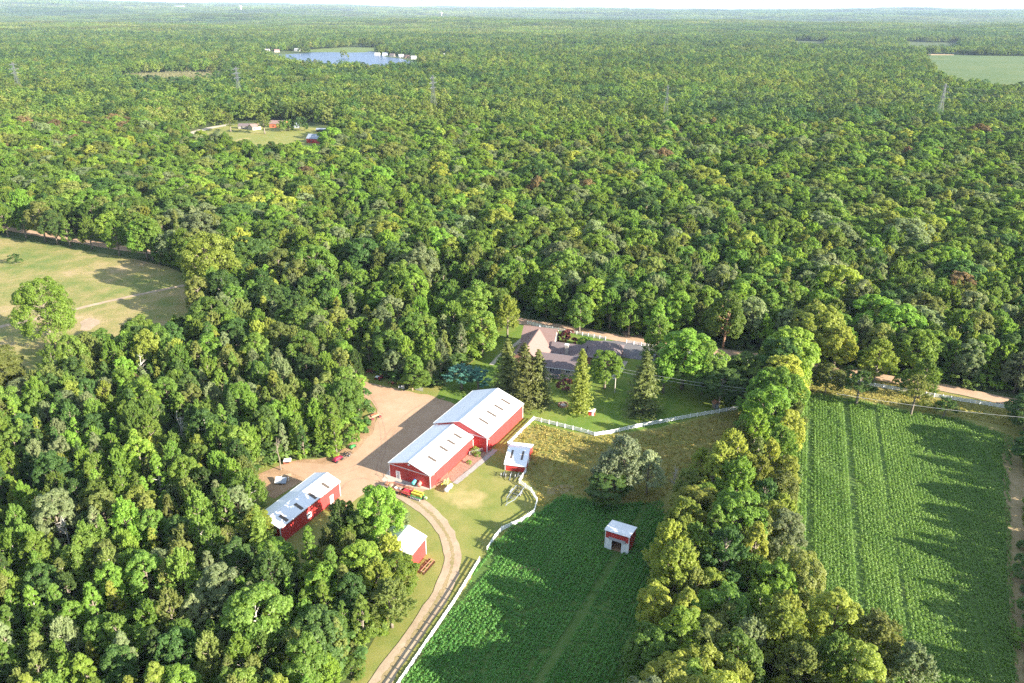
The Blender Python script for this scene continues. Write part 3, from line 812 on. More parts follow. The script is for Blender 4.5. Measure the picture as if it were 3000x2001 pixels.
MB().box(1.55, 3.75, .0, .08, 2.75, 3.0).build('lintel', M['white'], RS)
for x in (-.04, w - .12): MB().box(x, x + .16, -.05, .1, 0, 4.6).build('corner_trim', M['white'], RS)
MB().slab([(-.2, .12, hf + .05), (w + .2, .12, hf + .05), (w + .2, dp + .25, hb + .02), (-.2, dp + .25, hb + .02)], .08).build('roof_slope', M['white_roof_x'], RS)
MB().slab([(-.2, -.18, hf - .3), (w + .2, -.18, hf - .3), (w + .2, .11, hf + .05), (-.2, .11, hf + .05)], .08).build('roof_apron', M['white_roof_x'], RS)
MB().slab([(.85, -.35, 2.95), (4.65, -.35, 2.95), (4.65, -.06, 3.45), (.85, -.06, 3.45)], .05).build('awning', M['grey_panel'], RS)
MB().box(.15, w - .15, .15, dp - .15, .0, .08).build('floor_slab', M['dirt'], RS)
FOOT.append((23.6, 133.5, 5))

# ------------------------------------------------------------------ house
HA = 16.5
HO = Vector((14, 226, 0))
HS = thing('farmhouse', 'sprawling house with pinkish-brown shingle roofs and white stone chimney behind the barns', 'house', HO, -R(HA))
def gable_block(o, x0, x1, y0, y1, eave, ridge, axis, wall, roof, oh=.45, base=0.0, hip=None):
    xm, ym = (x0 + x1) / 2, (y0 + y1) / 2
    b = MB()
    if axis == 'x':
        for x in (x0, x1): b.add([(x, y0, base), (x, y1, base), (x, y1, eave), (x, ym, ridge - .12), (x, y0, eave)], [(0, 1, 2, 3, 4)])
        for y in (y0, y1): b.add([(x0, y, base), (x1, y, base), (x1, y, eave), (x0, y, eave)], [(0, 1, 2, 3)])
    else:
        for y in (y0, y1): b.add([(x0, y, base), (x1, y, base), (x1, y, eave), (xm, y, ridge - .12), (x0, y, eave)], [(0, 1, 2, 3, 4)])
        for x in (x0, x1): b.add([(x, y0, base), (x, y1, base), (x, y1, eave), (x, y0, eave)], [(0, 1, 2, 3)])
    b.build('wall', M[wall], o)
    if axis == 'x':
        s = (ridge - eave) / (y1 - ym)
        for sg, ye in ((-1, y0 - oh), (1, y1 + oh)):
            ze = eave - s * oh
            q = [(x0 - oh, ye, ze), (x1 + oh, ye, ze), (x1 + oh, ym, ridge), (x0 - oh, ym, ridge)]
            MB().slab(q if sg < 0 else q[::-1], .16).build('roof_slope', M[roof], o)
            MB().box(x0 - oh, x1 + oh, ye - .04 if sg < 0 else ye - .05, ye + .05 if sg < 0 else ye + .04, ze - .3, ze - .1).build('gutter', M['white'], o)
    else:
        s = (ridge - eave) / (x1 - xm)
        for sg, xe in ((-1, x0 - oh), (1, x1 + oh)):
            ze = eave - s * oh
            q = [(xe, y0 - oh, ze), (xe, y1 + oh, ze), (xm, y1 + oh, ridge), (xm, y0 - oh, ridge)]
            MB().slab(q if sg < 0 else q[::-1], .16).build('roof_slope', M[roof], o)
            MB().box(xe - .05, xe + .05, y0 - oh, y1 + oh, ze - .3, ze - .1).build('gutter', M['white'], o)
gable_block(HS, -12.6, -1.7, 4.6, 13.2, 4.6, 8.5, 'x', 'cream', 'shingle')
gable_block(HS, -12.9, -2.0, -8.6, 8.8, 3.4, 7.9, 'y', 'brick', 'shingle')
gable_block(HS, -4.5, 8.2, -8.0, 1.3, 2.7, 5.0, 'x', 'stone', 'shingle_dark')
gable_block(HS, -1.6, 9.5, 2.0, 8.2, 3.2, 5.5, 'x', 'stone', 'shingle_dark')
# hipped garage
gx0, gx1, gy0, gy1, ge, gr = 7.6, 20.6, 2.4, 14.6, 2.8, 6.2
MB().box(gx0, gx1, gy0, gy1, 0, ge).build('wall', M['brick'], HS)
gm, gA, gB, oh = (gx0 + gx1) / 2, (gx0 + gx1) / 2 - 1.2, (gx0 + gx1) / 2 + 1.2, .5
c4 = [(gx0 - oh, gy0 - oh, ge), (gx1 + oh, gy0 - oh, ge), (gx1 + oh, gy1 + oh, ge), (gx0 - oh, gy1 + oh, ge)]
ra, rb = (gA, (gy0 + gy1) / 2, gr), (gB, (gy0 + gy1) / 2, gr)
for q in ([c4[0], c4[1], rb, ra], [c4[1], c4[2], rb], [c4[2], c4[3], ra, rb], [c4[3], c4[0], ra]): MB().slab(q, .14).build('roof_slope', M['shingle_dark'], HS)
ch = MB().box(3.2, 4.3, 1.45, 2.35, 0, 6.3).build('chimney', M['stone'], HS)
MB().box(3.1, 4.4, 1.35, 2.45, 6.3, 6.5).build('chimney_cap', M['white'], ch)
def window(o, x, y, z, w, h, face='y', panes=2):
    s_ = -1
    def bx(a0, a1, d0, d1, z0, z1): return MB().box(x + a0, x + a1, y - d1, y - d0, z0, z1) if face == 'y' else MB().box(x + d0, x + d1, y + a0, y + a1, z0, z1)
    f = MB()
    for a0, a1, z0, z1 in ((-w / 2, -w / 2 + .1, z, z + h), (w / 2 - .1, w / 2, z, z + h), (-w / 2 + .1, w / 2 - .1, z, z + .1), (-w / 2 + .1, w / 2 - .1, z + h - .1, z + h)):
        p = bx(a0, a1, .01, .1, z0, z1); f.add(p.v, p.f)
    for k in range(1, panes):
        a = -w / 2 + w * k / panes
        p = bx(a - .04, a + .04, .01, .09, z + .1, z + h - .1); f.add(p.v, p.f)
    fo = f.build('window', M['white'], o)
    for k in range(panes):
        a0, a1 = -w / 2 + w * k / panes + .06, -w / 2 + w * (k + 1) / panes - .06
        bx(a0, a1, .01, .05, z + .11, z + h - .11).build('pane', M['glass'], fo)
for x in (-3.2, -1.0, 1.3, 3.4): window(HS, x, -8.0, .15, 1.7, 2.1)
window(HS, 6.5, -8.0, .9, 1.5, 1.2)
for y, z in ((7.2, 1.0), (10.6, 1.0), (8.9, 5.0)): window(HS, -1.7, y, z, 1.1, 1.3, 'x')
for x in (1.0, 6.0, 8.2): window(HS, x, 2.0, 1.3, 1.2, 1.2)
MB().box(-7.7, -7.4, 9.3, 9.6, 7.9, 8.7).build('vent', M['white'], HS)
for lx in range(-12, 21, 5):
    for ly in (-6, 0, 6, 12):
        c_, s_ = math.cos(R(HA)), math.sin(R(HA))
        FOOT.append((HO.x + lx * c_ + ly * s_, HO.y - lx * s_ + ly * c_, 6))
def hw(lx, ly):
    c_, s_ = math.cos(R(HA)), math.sin(R(HA))
    return (HO.x + lx * c_ + ly * s_, HO.y - lx * s_ + ly * c_)
sheet('patio', [hw(*p) for p in ((-3.5, -8.2), (7, -8.2), (7, -11), (2.5, -11.5), (1.2, -14.5), (-.6, -14.5), (-1, -11.5), (-3.5, -11))], .09, M['patio'], 'pinkish paved patio behind the house', jit=.05, it=0)

# ------------------------------------------------------------------ fences
post_me = rail_me = None
def rail_fence(label, pts, group='white rail fences', step=2.44, h=1.35):
    global post_me, rail_me
    o = thing('rail_fence', label, 'fence', (pts[0][0], pts[0][1], 0), 0, group)
    if post_me is None:
        tmp = MB().box(-.09, .09, -.09, .09, -.1, h).add([(-.1, -.1, h), (.1, -.1, h), (.1, .1, h), (-.1, .1, h), (0, 0, h + .1)], [(0, 1, 4), (1, 2, 4), (2, 3, 4), (3, 0, 4), (3, 2, 1, 0)]).build('post', M['fence'])
        post_me = tmp.data; bpy.data.objects.remove(tmp)
        tmp = MB().box(0, 1, -.035, .035, -.1, .1).build('rail', M['fence'])
        rail_me = tmp.data; bpy.data.objects.remove(tmp)
    P0 = Vector((pts[0][0], pts[0][1]))
    for a, b in zip(pts, pts[1:]):
        a, b = Vector(a[:2]), Vector(b[:2])
        n = max(1, round((b - a).length / step)); d = (b - a) / n
        for i in range(n):
            p = a + d * i - P0
            q = link('post', post_me, o); q.location = (p.x, p.y, 0)
            for z in (.35, .75, 1.15):
                r_ = link('rail', rail_me, o); r_.location = (p.x, p.y, z); r_.scale = (d.length, 1, 1); r_.rotation_euler = (0, 0, math.atan2(d.y, d.x))
    p = Vector(pts[-1][:2]) - P0
    q = link('post', post_me, o); q.location = (p.x, p.y, 0)
    return o
def S(o, s): return lambda x, y: G(o[0] + x / s, o[1] + y / s)
A2, A7 = S((1380, 1180), 4.613), S((1700, 1150), 4.48)
rail_fence('long white rail fence between the house lawn and the dry pasture', [A2(556, 600), A2(497, 585), A2(845, 238), A7(10, 520), A7(190, 575), A7(400, 545), A7(740, 466), A7(1440, 335), A7(2190, 206)])
rail_fence('curving white rail fence from the paddock shed round the parked trailer', [A2(742, 945), A2(650, 1092), A2(730, 1150), A2(812, 1210), A2(893, 1345), A2(852, 1500), G(1526, 1532), G(1470, 1556), G(1450, 1580), G(1427.5, 1615)])
rail_fence('straight white rail fence beside the driveway, along the crop plot', [G(1405, 1646), G(1331.6, 1767), G(1172, 2003), G(1100, 2110)])
rail_fence('short white rail fence along the road, left of the farmhouse drive', [G(1545, 950), G(1600, 964), G(1690, 980), G(1774, 997)])
rail_fence('white rail fence along the road above the big crop field', [G(1835, 1006), G(1879, 1014), G(2147, 1058), G(2385, 1101), G(2640, 1147), G(2785, 1172), G(2985, 1204)])
gt = thing('yard_gate', 'grey metal gate closing the gap beside the taller barn', 'gate', G(1375, 1335), math.atan2((G(1421, 1322) - G(1375, 1335)).y, (G(1421, 1322) - G(1375, 1335)).x))
for z in (.3, .6, .9, 1.2): MB().bar((0, 0, z), (4, 0, z), .05).build('rail', M['galv'], gt)
for x in (0, 2, 4): MB().bar((x, 0, 0), (x, 0, 1.3), .07).build('post', M['galv'], gt)

# ------------------------------------------------------------------ machinery and yard clutter
def wheel(o, x, y, r, w, mat='tyre', rim='white_worn'):
    a = MB().tube([(x - w / 2, y, r), (x + w / 2, y, r)], r, 14).build('wheel', M[mat], o)
    MB().tube([(x - w / 2 - .02, y, r), (x + w / 2 + .02, y, r)], r * .5, 10).build('rim', M[rim], a)
def rot(a, b): return math.atan2((b - a).y, (b - a).x)
Z1, Z3, Z4, Z8 = S((950, 1050), 2.613), S((700, 1300), 5.2275), S((1080, 1360), 7.837), S((1000, 1040), 7.837)

def wagon(label, p, rz, frame_m, deck_m, L=3.2, W=1.9, stakes=True, load=None):
    o = thing('farm_wagon', label, 'wagon', p, rz, 'old wagons before the lower barn')
    for y in (-W * .3, W * .3): MB().box(-L / 2, L / 2, y - .06, y + .06, .62, .78).build('chassis_beam', M[frame_m], o)
    n = 6
    for i in range(n):
        y = -W / 2 + W * (i + .5) / n
        MB().box(-L / 2, L / 2, y - W / n * .42, y + W / n * .42, .79, .84).build('plank', M[deck_m], o)
    for x in (-L * .33, L * .33):
        MB().bar((x, -W / 2, .45), (x, W / 2, .45), .1).build('axle', M['dark'], o)
        for y in (-W / 2, W / 2):
            a = MB().tube([(x, y - .09, .42), (x, y + .09, .42)], .42, 14).build('wheel', M['tyre'], o)
            MB().tube([(x, y - .11, .42), (x, y + .11, .42)], .2, 10).build('rim', M[frame_m], a)
    if stakes:
        for s_ in (-1, 1):
            f = MB()
            for k in (-1, 0, 1): f.bar((k * L * .46, s_ * W * .5, .84), (k * L * .46, s_ * W * .5, 1.55), .09)
            f.bar((-L * .48, s_ * W * .5, 1.5), (L * .48, s_ * W * .5, 1.5), .1).bar((-L * .48, s_ * W * .5, 1.15), (L * .48, s_ * W * .5, 1.15), .1)
            f.build('side_rack', M[frame_m], o)
    MB().bar((L / 2, 0, .55), (L / 2 + .9, 0, .35), .08).build('drawbar', M[frame_m], o)
    if load:
        for (x0, x1, y0, y1, h_, mm) in load: MB().box(x0, x1, y0, y1, .845, .845 + h_).build('load_box', M[mm], o, bevel=.04)
    return o
rowz = rot(Z4(420, 540), Z4(1150, 770))
wagon('grey-decked wagon, farthest left in the row before the lower barn', Z4(470, 545), rowz, 'rust', 'old_wood', 3.4, 2.0, False, [(-.9, -.1, -.6, .4, .5, 'rust'), (.2, .9, -.5, .6, .35, 'wood')])
wagon('orange-racked wagon holding white boxes, second in the row before the barn', Z4(665, 625), rowz, 'orange', 'wood', 3.2, 2.1, True, [(-.6, .0, -.5, .1, .4, 'white'), (.3, .9, -.3, .5, .3, 'grey_panel')])
wagon('orange-racked wagon with a red box, next to the yellow planter', Z4(870, 690), rowz, 'orange', 'red', 3.0, 2.1, True, [(-.7, .6, -.5, .6, .35, 'red')])
o = thing('seed_planter', 'yellow and green seed planter at the end of the wagon row', 'planter', Z4(1125, 770), rowz)
MB().box(-1.5, 1.5, -.9, -.75, .6, .78).build('frame', M['green_paint'], o)
MB().box(-1.5, 1.5, .75, .9, .6, .78).build('frame', M['green_paint'], o)
for x in (-1.45, 1.35): MB().box(x, x + .12, -.75, .75, .62, .76).build('frame', M['green_paint'], o)
for y in (-.55, .35):
    h = MB().add([(-1.3, y, .8), (1.3, y, .8), (1.3, y + .3, .8), (-1.3, y + .3, .8), (-1.4, y - .12, 1.45), (1.4, y - .12, 1.45), (1.4, y + .42, 1.45), (-1.4, y + .42, 1.45)],
             [(3, 2, 1, 0), (4, 5, 6, 7), (0, 1, 5, 4), (1, 2, 6, 5), (2, 3, 7, 6), (3, 0, 4, 7)]).build('hopper', M['yellow'], o)
    MB().box(-1.38, 1.38, y - .1, y + .4, 1.455, 1.5).build('lid', M['yellow'], h)
for x in (-1.75, 1.75): wheel(o, x, 0, .5, .22, rim='yellow')
for k in range(7): MB().tube([(-1.2 + k * .4, -1.0, .28), (-1.17 + k * .4, -1.0, .28)], .28, 12).build('coulter_disc', M['steel'], o)
MB().bar((1.5, 0, .6), (2.6, 0, .4), .1).build('drawbar', M['green_paint'], o)
MB().box(2.0, 2.6, -.3, .3, .5, .95).build('seed_box', M['pale_green'], o)
o = thing('old_plough', 'rusty orange plough standing behind the grey-decked wagon', 'plough', Z4(490, 470), rowz + .5)
MB().bar((-1.2, 0, .7), (1.2, 0, .7), .14).build('beam', M['orange'], o)
for x in (-.9, -.2, .5): MB().bar((x, 0, .7), (x + .3, .2, .05), .1).build('tine', M['rust'], o)
MB().bar((-1, 0, .7), (-.4, 0, 1.3), .08).build('mast', M['orange'], o)
wheel(o, .2, -.5, .35, .12, rim='rust')
tag(MB().box(-1.7, 1.7, -.6, .6, 0, .03).build('rubber_mat', M['asphalt']), 'dark grey mat on the concrete before the white barn door', 'mat')
mt = bpy.data.objects['rubber_mat']; mt.location = Z4(720, 455); mt.location.z = .11; mt.rotation_euler.z = rowz

def tank(name, label, p, rz, mat, L, r, lift, end_mat=None):
    o = thing(name, label, 'tank', p, rz)
    pts, rad = [], []
    for k in range(7):
        a = math.pi / 2 * k / 6; pts.append((-L / 2 + r * .5 - math.cos(a) * r * .5, 0, lift + r)); rad.append(max(.02, r * math.sin(a)))
    for k in range(6, -1, -1):
        a = math.pi / 2 * k / 6; pts.append((L / 2 - r * .5 + math.cos(a) * r * .5, 0, lift + r)); rad.append(max(.02, r * math.sin(a)))
    MB().tube(pts, rad, 18).build('shell', M[mat], o, smooth=True)
    for x in (-L * .28, L * .28): MB().box(x - .08, x + .08, -r * .75, r * .75, 0, lift + r * .35).build('cradle', M['rust'] if mat != 'white' else M['stone'], o)
    MB().tube([(0, 0, lift + 2 * r - .03), (0, 0, lift + 2 * r + .13)], .18 if mat != 'white' else .24, 12).build('filler_cap', M[end_mat or mat], o)
    return o
tz = rot(Z4(1030, 480), Z4(1110, 380))
tank('liquid_tank', 'turquoise cylindrical tank leaning by the wall of the lower barn', Z4(1060, 470), tz, 'cyan', 2.3, .48, .5, 'blue')
tank('liquid_tank', 'salmon-red cylindrical tank beside the turquoise one', Z4(1185, 505), tz, 'salmon', 2.1, .48, .45)
tank('propane_tank', 'white propane tank alone on the lawn by the lower barn', Z4(1835, 600), rot(Z4(1770, 640), Z4(1890, 520)), 'white', 3.0, .52, .25)
for i, (x, y, a, lb) in enumerate(((930, 540, .0, 'pale wooden pallet lying behind the salmon tank'), (1090, 580, .3, 'wooden pallet leaning low beside the yellow planter'))):
    o = thing('wooden_pallet', lb, 'pallet', Z4(x, y), rowz + a, 'pallets before the barn')
    for k in range(6): MB().box(-.6, .6, -.5 + k * .18, -.38 + k * .18, .12, .15).build('slat', M['wood'], o)
    for k in (-.5, 0, .5): MB().box(k - .05, k + .05, -.5, .52, 0, .118).build('bearer', M['wood'], o)
o = thing('hay_rake', 'pale green wheel rake beside the long wall of the lower barn', 'rake', Z4(1750, 475), tz)
for k, (x, y) in enumerate(((0, 0), (.7, -.5))):
    w_ = MB()
    for i in range(12):
        a = 2 * math.pi * i / 12; b_ = 2 * math.pi * (i + 1) / 12
        w_.bar((x + .75 * math.cos(a), y, .8 + .75 * math.sin(a)), (x + .75 * math.cos(b_), y, .8 + .75 * math.sin(b_)), .08)
        w_.bar((x, y, .8), (x + .85 * math.cos(a), y, .8 + .85 * math.sin(a)), .04)
    w_.build('rake_wheel', M['pale_green'], o)
MB().bar((-1.2, .4, .8), (1.2, -.9, .8), .1).build('frame_bar', M['yellow'], o)
MB().bar((-1.2, .4, .8), (-1.2, .4, 0), .08).build('leg', M['pale_green'], o)
o = thing('yard_hydrant', 'thin dark yard hydrant with bent arm at the corner of the lower barn', 'hydrant', Z4(345, 310), tz)
MB().tube([(0, 0, 0), (0, 0, 1.1)], .06, 8).build('standpipe', M['dark'], o)
MB().tube([(0, 0, 1.1), (.3, 0, 1.15), (.4, 0, .95)], .04, 8).build('spout', M['dark'], o)

# trailer frame on the paddock lawn
pa, pb = A2(520, 1345), A2(655, 1170)
o = thing('boat_trailer', 'empty blue-grey trailer frame parked on the grass inside the curving fence', 'trailer', (pa + pb) / 2, rot(pb, pa))
LT = 6.6
for y in (-1.05, 1.05): MB().bar((-LT / 2, y, .62), (LT / 2 - 1.2, y, .62), .1, .16).build('side_rail', M['steel'], o)
for x in (-LT / 2, -1.6, 0, 1.5, LT / 2 - 1.25): MB().bar((x, -1.05, .6), (x, 1.05, .6), .08, .1).build('cross_member', M['steel'], o)
for s_ in (-1, 1): MB().bar((LT / 2 - 1.2, s_ * 1.05, .62), (LT / 2 + .9, s_ * .08, .55), .09, .13).build('drawbar_arm', M['steel'], o)
MB().bar((LT / 2 + .7, 0, .55), (LT / 2 + 1.9, 0, .5), .1).build('tongue', M['steel'], o)
MB().bar((LT / 2 + 1.1, 0, 0), (LT / 2 + 1.1, 0, .8), .08).build('jack', M['galv'], o)
for y in (-.4, .4): MB().bar((-LT / 2, y, .74), (1.6, y, .74), .12, .07).build('bunk', M['dark'], o)
for x in (-1.2, -.35):
    for s_ in (-1, 1):
        a = MB().tube([(x, s_ * 1.16, .34), (x, s_ * 1.36, .34)], .34, 14).build('wheel', M['tyre'], o)
        MB().tube([(x, s_ * 1.15, .34), (x, s_ * 1.38, .34)], .17, 10).build('rim', M['galv'], a)
for s_ in (-1, 1): MB().box(-1.65, .1, *sorted((s_ * 1.14, s_ * 1.4)), .72, .76).build('fender', M['galv'], o)

# spring-tooth cultivator in front of the paddock shed
ca, cb = A2(420, 985), A2(660, 1010)
o = thing('field_cultivator', 'dark spring-tooth cultivator with many tines before the paddock shed', 'cultivator', (ca + cb) / 2 + Vector((.0, -.3, 0)), rot(ca, cb))
for y in (-.7, 0, .7): MB().bar((-2.5, y, .85), (2.5, y, .85), .1).build('tool_bar', M['dark'], o)
for x in (-1.8, 0, 1.8): MB().bar((x, -.9, .9), (x, .9, .9), .1).build('cross_bar', M['steel'], o)
for k in range(13):
    x, y = -2.4 + k * .4, (-.7, 0, .7)[k % 3]
    MB().tube([(x, y, .85), (x, y + .25, 1.15), (x, y + .1, 1.4), (x, y - .25, 1.1), (x, y - .4, .5), (x, y - .1, .03)], .045, 6).build('tine', M['dark'] if k % 3 else M['galv'], o)
MB().bar((0, -.9, .9), (0, -2.1, .5), .1).build('drawbar', M['steel'], o)
for x in (-1.3, 1.3): wheel(o, x, -.2, .35, .16)

# disc harrow by the drive
ha, hb_ = S((1100, 1500), 3.13)(405, 585), S((1100, 1500), 3.13)(530, 445)
o = thing('disc_harrow', 'rusty brown disc harrow on the grass beside the small shed', 'harrow', (ha + hb_) / 2, rot(ha, hb_))
for y in (-.55, .55):
    MB().bar((-2.2, y, .75), (2.2, y, .75), .12).build('gang_beam', M['rust'], o)
    MB().bar((-2.2, y, .35), (2.2, y, .35), .06).build('gang_shaft', M['dark'], o)
    for k in range(10):
        x = -2.1 + k * .465
        MB().tube([(x - .02, y, .35), (x + .03, y, .35)], [.35, .3], 14).build('disc', M['rust'], o)
for x in (-2, -.7, .7, 2): MB().bar((x, -.75, .82), (x, .75, .82), .14, .08).build('cross_bar', M['wood'], o)
MB().bar((-2.2, 0, .95), (2.2, 0, .95), .1, .16).build('spine', M['rust'], o)

# along the left edge of the yard
def implement(name, label, cat, p, rz, m1, m2, kind=0, s=1.0):
    o = thing(name, label, cat, p, rz); o.scale = (s, s, s)
    if kind == 0:       # mower / hay machine: deck, hood, wheels, bar
        MB().box(-1.3, 1.3, -.55, .55, .45, .8).build('deck', M[m1], o, bevel=.06)
        MB().add([(-1.1, -.5, .8), (.6, -.5, .8), (.6, .5, .8), (-1.1, .5, .8), (-.9, -.35, 1.15), (.4, -.35, 1.05), (.4, .35, 1.05), (-.9, .35, 1.15)], [(4, 5, 6, 7), (0, 1, 5, 4), (1, 2, 6, 5), (2, 3, 7, 6), (3, 0, 4, 7), (3, 2, 1, 0)]).build('hood', M[m1], o)
        for x in (-.9, .9):
            for y in (-.65, .65):
                a = MB().tube([(x, y - .1, .35), (x, y + .1, .35)], .35, 12).build('wheel', M['tyre'], o)
                MB().tube([(x, y - .12, .35), (x, y + .12, .35)], .16, 8).build('rim', M[m2], a)
        MB().bar((1.3, 0, .5), (2.4, 0, .4), .09).build('drawbar', M[m2], o)
        MB().bar((-1.3, -.6, .9), (-1.3, .6, .9), .06).build('hand_rail', M[m2], o)
    elif kind == 1:     # frame with tines
        for y in (-.5, .5): MB().bar((-1.5, y, .6), (1.5, y, .6), .1).build('frame_bar', M[m1], o)
        for x in (-1.4, -.5, .5, 1.4): MB().bar((x, -.55, .65), (x, .55, .65), .09).build('cross_bar', M[m1], o)
        for k in range(8): MB().tube([(-1.4 + k * .4, .5 if k % 2 else -.5, .6), (-1.4 + k * .4, .3 if k % 2 else -.7, .0)], .04, 6).build('tine', M[m2], o)
        MB().bar((0, 0, .65), (0, 0, 1.3), .08).build('mast', M[m1], o)
        for y in (-.9, .9):
            a = MB().tube([(0, y - .09, .38), (0, y + .09, .38)], .38, 12).build('wheel', M['tyre'], o)
            MB().tube([(0, y - .1, .38), (0, y + .1, .38)], .18, 8).build('rim', M[m2], a)
    return o
implement('hay_mower', 'crimson long-hooded hay mower at the left edge of the gravel yard', 'mower', Z3(1515, 260), rot(Z3(1460, 265), Z3(1570, 195)), 'crimson', 'dark', 0, 1.05)
implement('old_tiller', 'black tiller frame right behind the crimson mower', 'tiller', Z3(1655, 185), rot(Z3(1600, 200), Z3(1710, 130)), 'dark', 'steel', 1, .9)
implement('green_mower', 'small bright green mower farther along the yard edge', 'mower', Z3(1740, 65), rot(Z3(1705, 75), Z3(1780, 25)), 'green_paint', 'dark', 0, .75)
wagon_r = wagon('red flat wagon loaded with planks at the edge of the gravel yard', Z1(385, 455), rot(Z1(335, 465), Z1(430, 430)), 'red', 'wood', 3.8, 1.9, False, [(-1.2, 1.2, -.7, -.2, .25, 'wood'), (-1.0, 1.3, .1, .6, .2, 'orange')])
wagon_r['group'] = 'wagons at the yard edge'
implement('spike_harrow', 'dark rusty harrow just below the red flat wagon', 'harrow', Z1(335, 508), rot(Z1(315, 520), Z1(360, 490)), 'rust', 'dark', 1, .8)
# by the long shed
o = thing('utility_trailer', 'small grey trailer with tilted white panels behind the long shed', 'trailer', Z3(640, 600), rot(Z3(560, 590), Z3(700, 590)))
MB().slab([(-1.3, -.9, .5), (.2, -.9, .5), (.2, .9, 1.3), (-1.3, .9, 1.3)], .06).build('panel', M['white_worn'], o)
MB().slab([(.25, -.9, .45), (1.5, -.9, .45), (1.5, .9, 1.1), (.25, .9, 1.1)], .06).build('panel', M['steel'], o)
MB().bar((-1.3, 0, .4), (1.6, 0, .4), .1).build('chassis_beam', M['steel'], o)
for x in (-1.2, 1.4): MB().bar((x, .8, 0), (x, .8, 1.1), .07).build('strut', M['white'], o)
for x in (-.1, .3): wheel(o, x, -.7, .3, .15)
MB().bar((1.9, .5, 0), (1.9, .5, 1.4), .12).build('leg', M['white'], o)
o = thing('camper_cap', 'white-topped orange box standing at the wood edge near the long shed', 'truck cap', Z3(745, 300), rot(Z3(690, 300), Z3(800, 290)))
MB().box(-.9, .9, -.6, .6, .1, .95).build('body', M['orange'], o, bevel=.05)
MB().add([(-1, -.7, .95), (1, -.7, .95), (1, .7, .95), (-1, .7, .95), (-.8, -.5, 1.3), (.8, -.5, 1.3), (.8, .5, 1.3), (-.8, .5, 1.3)], [(4, 5, 6, 7), (0, 1, 5, 4), (1, 2, 6, 5), (2, 3, 7, 6), (3, 0, 4, 7), (3, 2, 1, 0)]).build('lid', M['white_worn'], o)
MB().box(-.7, .5, -.64, -.605, .35, .8).build('side_panel', M['dark'], o)
for s_ in (-.7, .7): MB().box(s_ - .1, s_ + .1, -.5, .5, 0, .1).build('skid', M['old_wood'], o)
o = thing('board_pile', 'pale board pile beside the tilted white panels', 'board pile', Z3(720, 490), .4)
for k in range(7): MB().box(-1.4 + .1 * (k % 3), 1.3, -.6 + k * .17, -.46 + k * .17, 0, .16 + .05 * (k % 2)).build('board', M['wood'], o)
# upper edge of the yard
o = thing('garden_tractor', 'white and red tractor half shaded below the trees at the top of the yard', 'tractor', Z8(865, 560), rot(Z8(780, 530), Z8(940, 560)))
MB().box(-1.2, .2, -.5, .5, .6, 1.0).build('bonnet', M['white'], o, bevel=.08)
MB().box(.2, 1.0, -.6, .6, .55, .9).build('seat_deck', M['red'], o, bevel=.05)
MB().box(.5, .9, -.3, .3, .9, 1.4).build('seat', M['dark'], o, bevel=.05)
MB().bar((.1, 0, 1.0), (.35, 0, 1.35), .05).build('steering_column', M['dark'], o)
for x, r_ in ((-.9, .36), (.65, .6)):
    for y in (-.72, .72):
        a = MB().tube([(x, y - .14, r_), (x, y + .14, r_)], r_, 14).build('wheel', M['tyre'], o)
        MB().tube([(x, y - .16, r_), (x, y + .16, r_)], r_ * .5, 8).build('rim', M['red'], a)
for s_ in (-1, 1): MB().box(.1, 1.2, *sorted((s_ * .58, s_ * .88)), 1.2, 1.26).build('fender', M['red'], o)
implement('hay_tedder', 'dark red machine with tines in deep shade at the top of the yard', 'tedder', Z8(700, 400), .3, 'crimson', 'rust', 1, 1.3)
implement('drag_harrow', 'long dull red harrow lying under the trees at the far yard corner', 'harrow', Z8(330, 225), -.1, 'crimson', 'dark', 1, 1.4)
implement('lawn_mower', 'small pinkish red mower beside the yellow cart', 'mower', Z8(1150, 660), -.2, 'salmon', 'red', 0, .7)
o = thing('garden_cart', 'little yellow cart by two white boxes', 'cart', Z8(1322, 690), .3)
MB().add([(-.4, -.3, .35), (.4, -.3, .35), (.4, .3, .35), (-.4, .3, .35), (-.65, -.5, .8), (.65, -.5, .8), (.65, .5, .8), (-.65, .5, .8)], [(3, 2, 1, 0), (4, 5, 6, 7), (0, 1, 5, 4), (1, 2, 6, 5), (2, 3, 7, 6), (3, 0, 4, 7)]).build('tub', M['yellow'], o)
for y in (-.45, .45): MB().tube([(0, y - .06, .25), (0, y + .06, .25)], .25, 12).build('wheel', M['tyre'], o)
MB().bar((.4, 0, .5), (1.2, 0, .75), .05).build('handle', M['dark'], o)
for i, (x, y, lb, w_, h_) in enumerate(((1335, 755, 'lower white box beside the yellow cart', .7, .75), (1412, 770, 'taller white cabinet right of the lower white box', .85, 1.15))):
    o = thing('white_box', lb, 'box', Z8(x, y), .2)
    MB().box(-w_ / 2, w_ / 2, -.35, .35, .05, h_).build('body', M['white'], o, bevel=.05)
    MB().box(-w_ / 2 - .03, w_ / 2 + .03, -.38, .38, h_ + .002, h_ + .06).build('lid', M['galv'], o, bevel=.02)
    MB().box(-w_ / 4, w_ / 4, -.39, -.355, h_ * .3, h_ * .6).build('hatch', M['steel'], o)
o = thing('plank_ramp', 'dark slanting plank ramp between the white cabinet and grey panels', 'ramp', Z8(1480, 810), .6)
MB().slab([(-.9, -.25, .1), (.9, -.25, .6), (.9, .25, .6), (-.9, .25, .1)], .06).build('ramp_board', M['dark'], o)
for y in (-.2, .2): MB().bar((.8, y, 0), (.8, y, .55), .06).build('leg', M['old_wood'], o)
o = thing('fence_panel', 'grey slatted panels leaning under the small tree at the yard edge', 'panel', Z8(1795, 815), rot(Z8(1715, 790), Z8(1870, 820)))
for k in range(10): MB().bar((-1.2 + k * .26, -.25, .05), (-1.2 + k * .26, .1, 1.15), .1, .03).build('slat', M['galv'], o)
